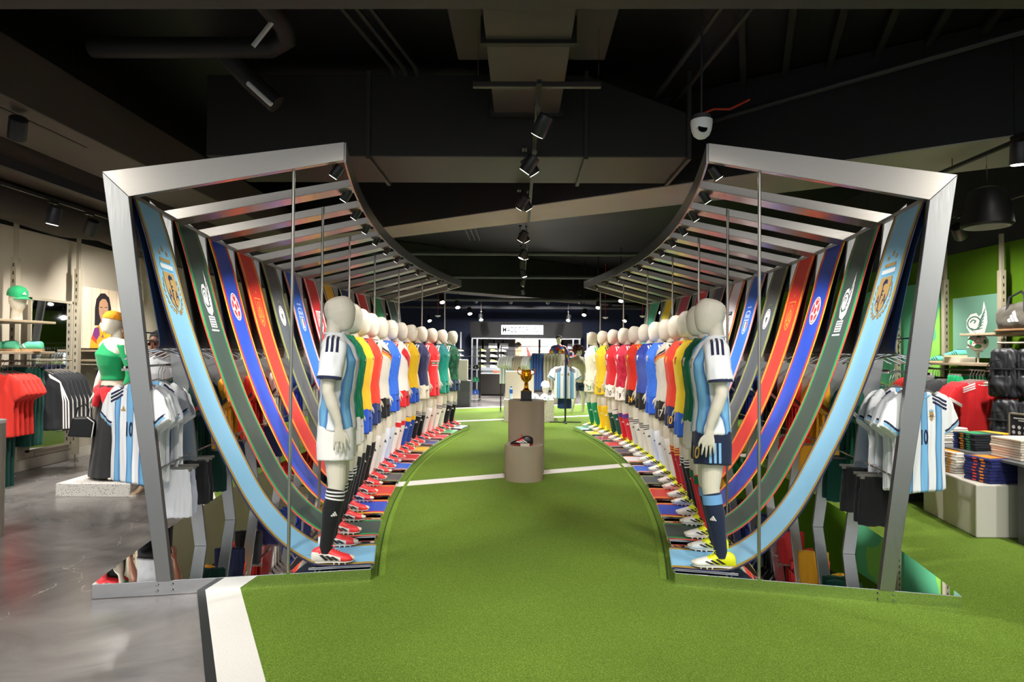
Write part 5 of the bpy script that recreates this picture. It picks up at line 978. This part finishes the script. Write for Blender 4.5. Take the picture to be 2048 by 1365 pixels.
def stack(x, y, z, rz, cols, n, nm, spot, prt=None, sc=(1, 1, 1)):
    for k in range(n):
        t = thing('folded_shirt', f'folded {nm} shirt, {ORD[k]} from bottom of stack {spot}', 'shirt', (x+random.uniform(-.008, .008), y+random.uniform(-.008, .008), z+k*.0225*sc[2]), rz+random.uniform(-.04, .04), f'folded {nm} shirts {spot}')
        o = link('fold', FOLD, fab(cols[k % len(cols)]), t, scale=sc); me = EDGE_ME
        if prt:
            for q, c in enumerate(prt): link('edge_print', me, mat(c, .7), t, loc=(-.153*sc[0], -.055+.075*q, .003*sc[2]))
            if k == n-1: link('chest_print', TOPP_ME, mat(prt[0], .7), t, loc=(-.02, 0, .0232*sc[2]))
EDGE_ME = MB().box(-.001, .001, -.02, .02, 0, .014).mesh('edge_print'); TOPP_ME = art_mesh('chest_print', rect(-.1, -.07, .05, .07)+stroke([(-.1, -.09), (.08, -.08), (.08, .08), (-.1, .09)], .02), flat((0, 0, 0), (1, 0, 0), (0, 1, 0)))
stack(4.2, 5.68, .477, .15, ['#20276a'], 8, 'navy', 'on the white box', ('#f08a20', '#e24a30'), (1, 1.15, 1.2)); stack(4.22, 6.12, .477, .1, ['#e4dcd0', '#efe9e0'], 8, 'cream', 'on the white box', ('#f0a020', '#d84a38'), (1, 1.1, 1.1))
stack(4.42, 6.62, .692, .2, ['#efeae2', '#e2d8c8'], 7, 'white', 'at the back of the dark table', None, (1, 1, 1)); stack(4.4, 6.12, .692, .1, ['#1c1f28'], 7, 'black', 'in the middle of the dark table', ('#2f9a62', '#e0a038', '#2c5ad0'), (1, 1.1, 1)); stack(4.42, 5.6, .692, .05, ['#e9dfd0', '#d8cbb8'], 8, 'beige', 'at the front of the dark table', None, (1.1, 1.4, 1))
stack(4.8, 6.55, .692, .3, ['#e0a81c'], 5, 'yellow', 'behind the white stack', None); stack(4.82, 6.2, .692, .2, ['#e2938a'], 4, 'pink', 'behind the black stack', None); stack(5.15, 6.45, .692, .2, ['#26262a'], 6, 'charcoal', 'by the backpacks', None); stack(4.8, 5.55, .692, .0, ['#ece7dd'], 7, 'ivory', 'beside the notice board', ('#6aa83c', '#e0b030'), (1.1, 1.3, 1))
t = thing('notice_board', 'black notice board with rows of white badges in a beige frame', 'sign', (4.75, 5.95, .692), .12); MB().box(-.01, .01, -.19, .19, .03, .34).build('board', mat('#26282b', .5), t)
MB().box(-.013, .013, -.205, -.19, 0, .355).box(-.013, .013, .19, .205, 0, .355).box(-.013, .013, -.205, .205, .34, .355).box(-.013, .013, -.205, .205, 0, .03).build('frame', BEIGE, t)
a = []
for r in range(4):
    for c in range(6): a += circ(-.15+.06*c, .07+.05*r, .018, 0, 12)
a += rect(-.15, .3, .15, .312)+rect(-.1, .28, .1, .29)
link('badge_print', art_mesh('badge_print', a, flat((-.0115, 0, 0), (0, -1, 0), (0, 0, 1))), WHITE, t)
head_form((5.35, 6.0, .692), pi-.3, 'cream display head behind the notice board', 1.1); cap_obj((5.34, 6.0, .995), pi-.3, '#2f6fd0', 'bright blue cap on the display head behind the notice board', sc=1.15)

# ------------------------------------------------------------------ far half of the shop
t = thing('custom_counter', 'dark counter bay with a lit header sign at the back', 'counter', (.05, 24.6, 0))
MB().box(-2.05, 2.3, -.3, .6, 2.14, 2.75).build('header', mat('#07080b', .85), t); MB().box(-2.0, 2.25, -.25, .5, 2.08, 2.14).build('soffit', mat('#a8a9b4', .4), t); MB().box(-2.0, -.3, .35, .5, .1, 2.1).build('left_back', mat('#1b1c22', .5), t); MB().box(1.4, 2.25, .35, .5, .1, 2.1).build('right_back', mat('#1b1c22', .5), t); MB().box(-2.0, 2.2, -.1, .3, .85, .95).build('worktop', mat('#8f929c', .4), t); MB().box(-1.95, 2.15, 0, .3, 0, .84).build('cabinet', mat('#141519', .5), t)
for x in (-1.98, -1.78, 1.95, 2.2): MB().box(x-.03, x+.03, -.28, -.22, 0, 2.1).build('mullion', mat('#aab0bd', .3, .7), t)
t = thing('lit_sign', 'glowing white sign reading MADE FOR YOU', 'sign', (.02, 24.27, 2.44)); MB().box(-.81, .81, 0, .02, -.18, .18).build('light_panel', mat('#eef6ff', .5, emit=1.15), t)
link('lettering', art_mesh('lettering', text('MADE FOR YOU', 0, 0, .215, 0, .7, .006), flat((0, -.004, 0), (1, 0, 0), (0, 0, 1)), 0, 0), mat('#0c0e12', .8), t)
for i, (x0, x1, lab) in enumerate(((-.3, .62, 'backlit poster with a man in profile facing a red shirt'), (.7, 1.4, 'pale backlit poster with a faint blue figure'))):
    t = thing('backlit_poster', lab, 'poster', ((x0+x1)/2+.05, 24.9, 1.1)); w = (x1-x0)/2; MB().box(-w, w, 0, .03, 0, .98).build('light_panel', mat(('#f6d9bc', '#e2f0ea')[i], .5, emit=1.1), t)
    if i == 0:
        a = poly([(-.46, .1), (-.46, .78), (-.4, .84), (-.3, .84), (-.22, .76), (-.2, .66), (-.17, .58), (-.21, .54), (-.22, .44), (-.3, .4), (-.32, .1)], 0)+poly([(-.46, .62), (-.46, .82), (-.38, .88), (-.28, .86), (-.21, .76), (-.3, .72), (-.38, .6)], 1)+poly([(.02, .2), (.0, .5), (-.04, .66), (.03, .68), (.07, .55), (.14, .4), (.16, .2)], 2)+stroke([(.1, .55), (.16, .3)], .015, 1)+stroke([(.13, .58), (.19, .32)], .015, 1)
        link('print', art_mesh('print', a, flat((0, -.003, 0), (1, 0, 0), (0, 0, 1))), [mat('#c98a68', .5), mat('#3a3436', .5), mat('#d8403c', .5)], t)
    else: link('print', art_mesh('print', poly([(-.05, .2), (-.06, .5), (0, .62), (.05, .5), (.04, .2)]), flat((0, -.003, 0), (1, 0, 0), (0, 0, 1))), mat('#9cc8cc', .5), t)
t = thing('small_frame', 'small dark picture frame on the back counter', 'frame', (.36, 24.58, .95)); MB().box(-.13, .13, 0, .03, 0, .34).build('frame', mat('#2c2620', .5), t); link('picture', art_mesh('picture', circ(0, .17, .08)+circ(0, .17, .03, 1), flat((0, -.002, 0), (1, 0, 0), (0, 0, 1))), [mat('#d8c8a0', .5), mat('#4a4036', .5)], t)
# shoe wall poles
n = 0
for i, x in enumerate((-3.0, -2.55, -1.55, -1.1, -.75, 1.62, 2.05, 2.75, 3.3)):
    y = 24.95 if abs(x) < 2.2 else 26.2; t = thing('shoe_pole', f'{ORD[i]} white shoe display pole from the left at the back wall', 'display pole', (x, y, 0), 0, 'shoe display poles at the back')
    MB().box(-.03, .03, .0, .04, .0, 2.4 if abs(x) > 2.2 else 2.05).build('pole', mat('#c9ccd2', .5), t)
    if i in (0, 3, 4, 6): MB().box(-.22, .22, -.02, .0, 1.72, 1.92).build('sign_plate', mat('#b9bdc4', .5), t)
    for k in range(5):
        c = random.choice(('#e8e4da', '#d8cf9a', '#b8d070', '#e6e8ea', '#cfcabf')) if x < 1 else random.choice(('#e23a34', '#e8b41e', '#e6e4de', '#8fa0b8', '#d8d4c8'))
        shoe((x, y-.17, .75+.21*k), .0 if x < 0 else pi, c, f'{ORD[k]} shoe from the bottom of the {ORD[i]} pole at the back', 'shoes on the back wall poles', parts=False, sole='#dcdcd6'); MB().box(-.1, .1, -.22, 0, .738+.21*k, .748+.21*k).build('ledge', GLASS, t)
# glass case
t = thing('glass_case', 'grey counter with a glass display top at the back', 'display case', (-1.05, 22.9, 0)); MB().box(-.42, .42, -.35, .35, .05, .78).build('cabinet', mat('#565250', .5), t, bevel=.005); MB().box(-.4, .4, -.33, .33, 0, .05).build('plinth', BLACK, t); MB().box(-.42, .42, -.35, .35, .8, 1.1).build('glass', GLASS, t); MB().box(-.42, .42, -.35, .35, .78, .8).build('tray', mat('#cfd8e0', .4, emit=.4), t)
shoe((-.9, 22.8, .802), 0, '#e06a3a', 'orange shoe inside the glass case', None, parts=False)
# cap rack
t = thing('cap_rack', 'black wheeled wire rack of caps on the far left', 'rack', (-1.85, 20.3, 0), .0); K = mat('#20222a', .4)
for x in (-.55, .5):
    for y in (-.2, .2): MB().tube([(x, y, .08), (x, y, 1.68)], .016, 8).build('upright', K, t); MB().lathe([(.001, 0), (.03, .005), (.035, .04), (.001, .075)], 10, c=(x, y, 0)).build('castor', mat('#777777', .4), t)
for z in (.22, .62, 1.02, 1.42, 1.66): MB().box(-.55, .5, -.2, .2, z-.008, z+.008).build('shelf', K, t)
cc = ['#e8e6e0', '#189060', '#1c2420', '#d8dcde', '#1f9468', '#22262a', '#24262a', '#20222a']
for k in range(12):
    r, c = divmod(k, 4); cap_obj((-2.25+.26*c, 20.1, (.64, 1.04, 1.04)[r] if r < 2 else .24, ), -pi/2, cc[(k*3) % 8] if r < 2 else ('#c83a3a', '#2a5cc0', '#b02830', '#2456b8')[c], f'{ORD[k]} cap on the wheeled rack, counted from the upper left', 'caps on the wheeled rack', 1.1)
t = thing('display_cube', 'dark grey display cube beside the last left mannequin', 'display cube', (-1.75, 18.0, 0)); MB().box(-.35, .28, -.2, .3, 0, .75).build('carcass', mat('#4a4c50', .5), t, bevel=.005); MB().box(-.1, .2, -.15, .15, .75, 1.35).build('riser', mat('#bdb8ac', .5), t, bevel=.005)
# terrazzo plinth behind the pedestal
TERR2 = speckle_mat('terrazzo_beige', '#cfc9ba', '#55534c', 60, .12)
tag(MB().box(-.55, .58, -.02, .95, 0, .5).build('plinth', TERR2, bevel=.004, loc=(.15, 14.1, .016)), 'beige terrazzo plinth behind the centre pedestal', 'plinth')
tag(MB().box(-.33, .33, -.25, .25, 0, .62).build('riser_block', mat('#d6cdb9', .55), bevel=.006, loc=(-.05, 14.65, .517)), 'cream block standing on the terrazzo plinth', 'block')
t = thing('water_bottle', 'clear water bottle with blue label on the terrazzo plinth', 'bottle', (-.24, 14.2, .517)); MB().lathe([(.001, 0), (.035, 0), (.037, .02), (.036, .2), (.018, .25), (.016, .27), (.001, .27)], 18).build('bottle_body', mat('#bcdcec', .15), t, smooth=True); MB().lathe([(.037, .13), (.0385, .13), (.0385, .21), (.03, .225)], 18).build('wrapper', mat('#2a62c0', .4), t); MB().lathe([(.001, .265), (.019, .265), (.019, .29), (.001, .29)], 14).build('lid', mat('#2456b8', .4), t)
for i, (x, y, z) in enumerate(((.3, 14.25, .52), (.52, 14.25, .52))): cap_obj((x, y, z), -pi/2, '#dcebf5', f'pale blue cap lying on the plinth, {("nearer the trophy", "further from the trophy")[i]}', 'pale caps on the plinth', 1.05, logo='#8aa0b4')
head_form((.55, 14.6, .517), -pi/2+.3, 'cream display head on the terrazzo plinth'); cap_obj((.55, 14.58, .795), -pi/2+.3, '#e2eef6', 'pale blue cap on the display head at the plinth', sc=1.08, logo='#8aa0b4')
# racks behind the plinth
def tee_rack(x0, x1, y, z, label):
    t = thing('garment_rack', label, 'garment rack', ((x0+x1)/2, y, 0)); w = (x1-x0)/2; K = mat('#23282c', .4)
    for x in (-w, w): MB().box(x-.015, x+.015, -.015, .015, .02, z+.12).build('leg', K, t); MB().box(x-.02, x+.02, -.3, .3, 0, .025).build('foot', K, t)
    MB().box(-w, w, -.012, .012, z-.012, z+.0).build('bar', K, t); MB().box(-w, w, -.012, .012, z+.1, z+.12).build('bar', K, t); return t
tee_rack(-.55, 1.15, 16.6, 1.62, 'black garment rack behind the trophy')
for k in range(5): garment('shirt', (-.45+.07*k, 16.6, 1.61), -.5, f'white blue-striped shirt, {ORD[k]} from the left on the rack behind the trophy', HARG, 'striped shirts behind the trophy', stripe='#1c2244')
for k in range(4): garment('jacket', (-.1+.06*k, 16.6, 1.61), -.4, f'beige track jacket, {ORD[k]} from the left on the rack behind the trophy', '#b9ad98', 'beige track jackets behind the trophy', stripe='#e8e0d4')
for k in range(3): garment('shirt', (.16+.06*k, 16.6, 1.61), -.5, f'blue striped shirt, {ORD[k]} from the right of the beige jackets', HARG, 'blue striped shirts right of the beige jackets', stripe='#1c2244')
for k in range(4): garment('trousers', (.36+.07*k, 16.6, 1.61), -.6, f'blue jeans, {ORD[k]} from the left on the rack behind the trophy', '#3d5ea8', 'blue jeans behind the trophy')
for k in range(5): garment('trousers', (.68+.09*k, 16.6, 1.61), -.6, f'cream trousers, {ORD[k]} from the left on the rack behind the trophy', '#cfc6b6', 'cream trousers behind the trophy')
# shirt stand to the right of the plinth
t = thing('shirt_stand', 'slim black T-shaped stand carrying striped shirts', 'garment stand', (.98, 14.05, .016)); K = mat('#1f262a', .4); MB().box(-.018, .018, -.018, .018, .02, 1.6).build('post', K, t); MB().box(-.35, .35, -.02, .02, 0, .02).build('foot', K, t); MB().box(-.02, .02, -.3, .3, 0, .02).build('foot', K, t); MB().box(-.012, .012, -.02, .42, 1.36, 1.385).build('arm', K, t)
for k in range(5): garment('shirt', (.98, 14.15+.06*k, 1.4), -pi/2, f'white and sky-blue shirt, {ORD[k]} from the front on the slim black stand', HARG, 'striped shirts on the slim black stand', stripe='#1c2244', cuffs=('#1c2244', '#7fc0e4'), logo='#b5985c', badge=True)
for k in range(2): garment('shorts', (.98, 14.25+.12*k, .78), -pi/2, f'blue shorts, {ORD[k]} from the front under the striped shirts', '#2c4a86', 'blue shorts on the slim black stand')
# far mannequins
JZ, nt, I = nodes('bright_knit'); tc = nt.nodes.new('ShaderNodeTexCoord'); vo = nt.nodes.new('ShaderNodeTexVoronoi'); vo.inputs['Scale'].default_value = 11; nt.links.new(tc.outputs['Object'], vo.inputs['Vector']); sp = nt.nodes.new('ShaderNodeSeparateColor'); nt.links.new(vo.outputs['Color'], sp.inputs[0]); rp = ramp(nt, [(0, '#23307a'), (.3, '#c8302c'), (.5, '#2c52b0'), (.65, '#e0b428'), (.8, '#1e6a4a'), (.9, '#e2702a')], 'CONSTANT'); nt.links.new(sp.outputs[0], rp.inputs[0]); nt.links.new(rp.outputs[0], I['Base Color'])
tag(MB().box(-.4, .4, -.3, .3, 0, .22).build('plinth', mat('#c9c4b8', .6), bevel=.005, loc=(1.15, 19.5, 0)), 'low pale plinth under the multicoloured mannequin', 'plinth')
t = thing('mannequin', 'mannequin in multicoloured patterned sweater and black beanie at the back', 'mannequin', (1.15, 19.5, .22), -pi/2-.1); link('body', BODY_ME, SKIN, t); link('sweater', vox(shirt('long'), 'sweater', .011, 4, .5, wrinkle(.006)), JZ, t); link('shorts', SHORTS_ME, fab('#24306a'), t); link('beanie', MB().lathe([(.098, 1.775), (.104, 1.8), (.1, 1.84), (.07, 1.875), (.02, 1.888), (.001, 1.89)], 22).mesh('beanie', smooth=True), fab('#15161a'), t)
t = thing('mannequin', 'mannequin with curly brown wig and beige top behind the shirt stand', 'mannequin', (1.5, 16.6, -.12), -pi/2+.5); link('body', FBODY_ME, SKIN, t); link('top', SHIRT_ME, fab('#d6c6b2'), t); link('trousers', SHORTS_ME, fab('#2c3a5c'), t); link('wig', vox(MB().limb([(0, 0, 1.9, .04, .04), (-.01, 0, 1.86, .12, .12), (-.02, 0, 1.8, .145, .14), (-.02, 0, 1.74, .13, .13), (-.03, 0, 1.7, .08, .09)], 20), 'wig', .012, 1, .5, wrinkle(.05, 30, 1)), mat('#5a2c28', .8), t)
t = thing('mannequin', 'female mannequin in white and black shirt half hidden behind the last green shirt', 'mannequin', (-2.25, 18.6, 0), -pi/2+.2); link('body', FBODY_ME, SKIN, t); link('shirt', SHIRT_ME, pattern_mat('monochrome', '#e8e6e0', '#1c1c20', 9, 'noise', .55), t); link('shorts', SHORTS_ME, fab('#16161a'), t)
# side racks deep in the shop
for i, (x, y, c, nm) in enumerate(((-3.4, 12, '#2a3a6a', 'navy'), (-4.6, 13.5, '#c8302c', 'scarlet'), (3.5, 12.2, '#e0a020', 'amber'), (4.6, 14, '#1c8a5a', 'jade'), (3.0, 19.5, '#d83a6a', 'pink'))):
    tee_rack(x-.55, x+.55, y, 1.42, f'black garment rack of {nm} shirts deep in the shop')
    for k in range(8): garment('shirt', (x-.45+.125*k, y, 1.41), random.uniform(-.3, .3), f'{nm} shirt, {ORD[k]} from the left on its rack deep in the shop', c, f'{nm} shirts on a rack deep in the shop', stripe=W_)
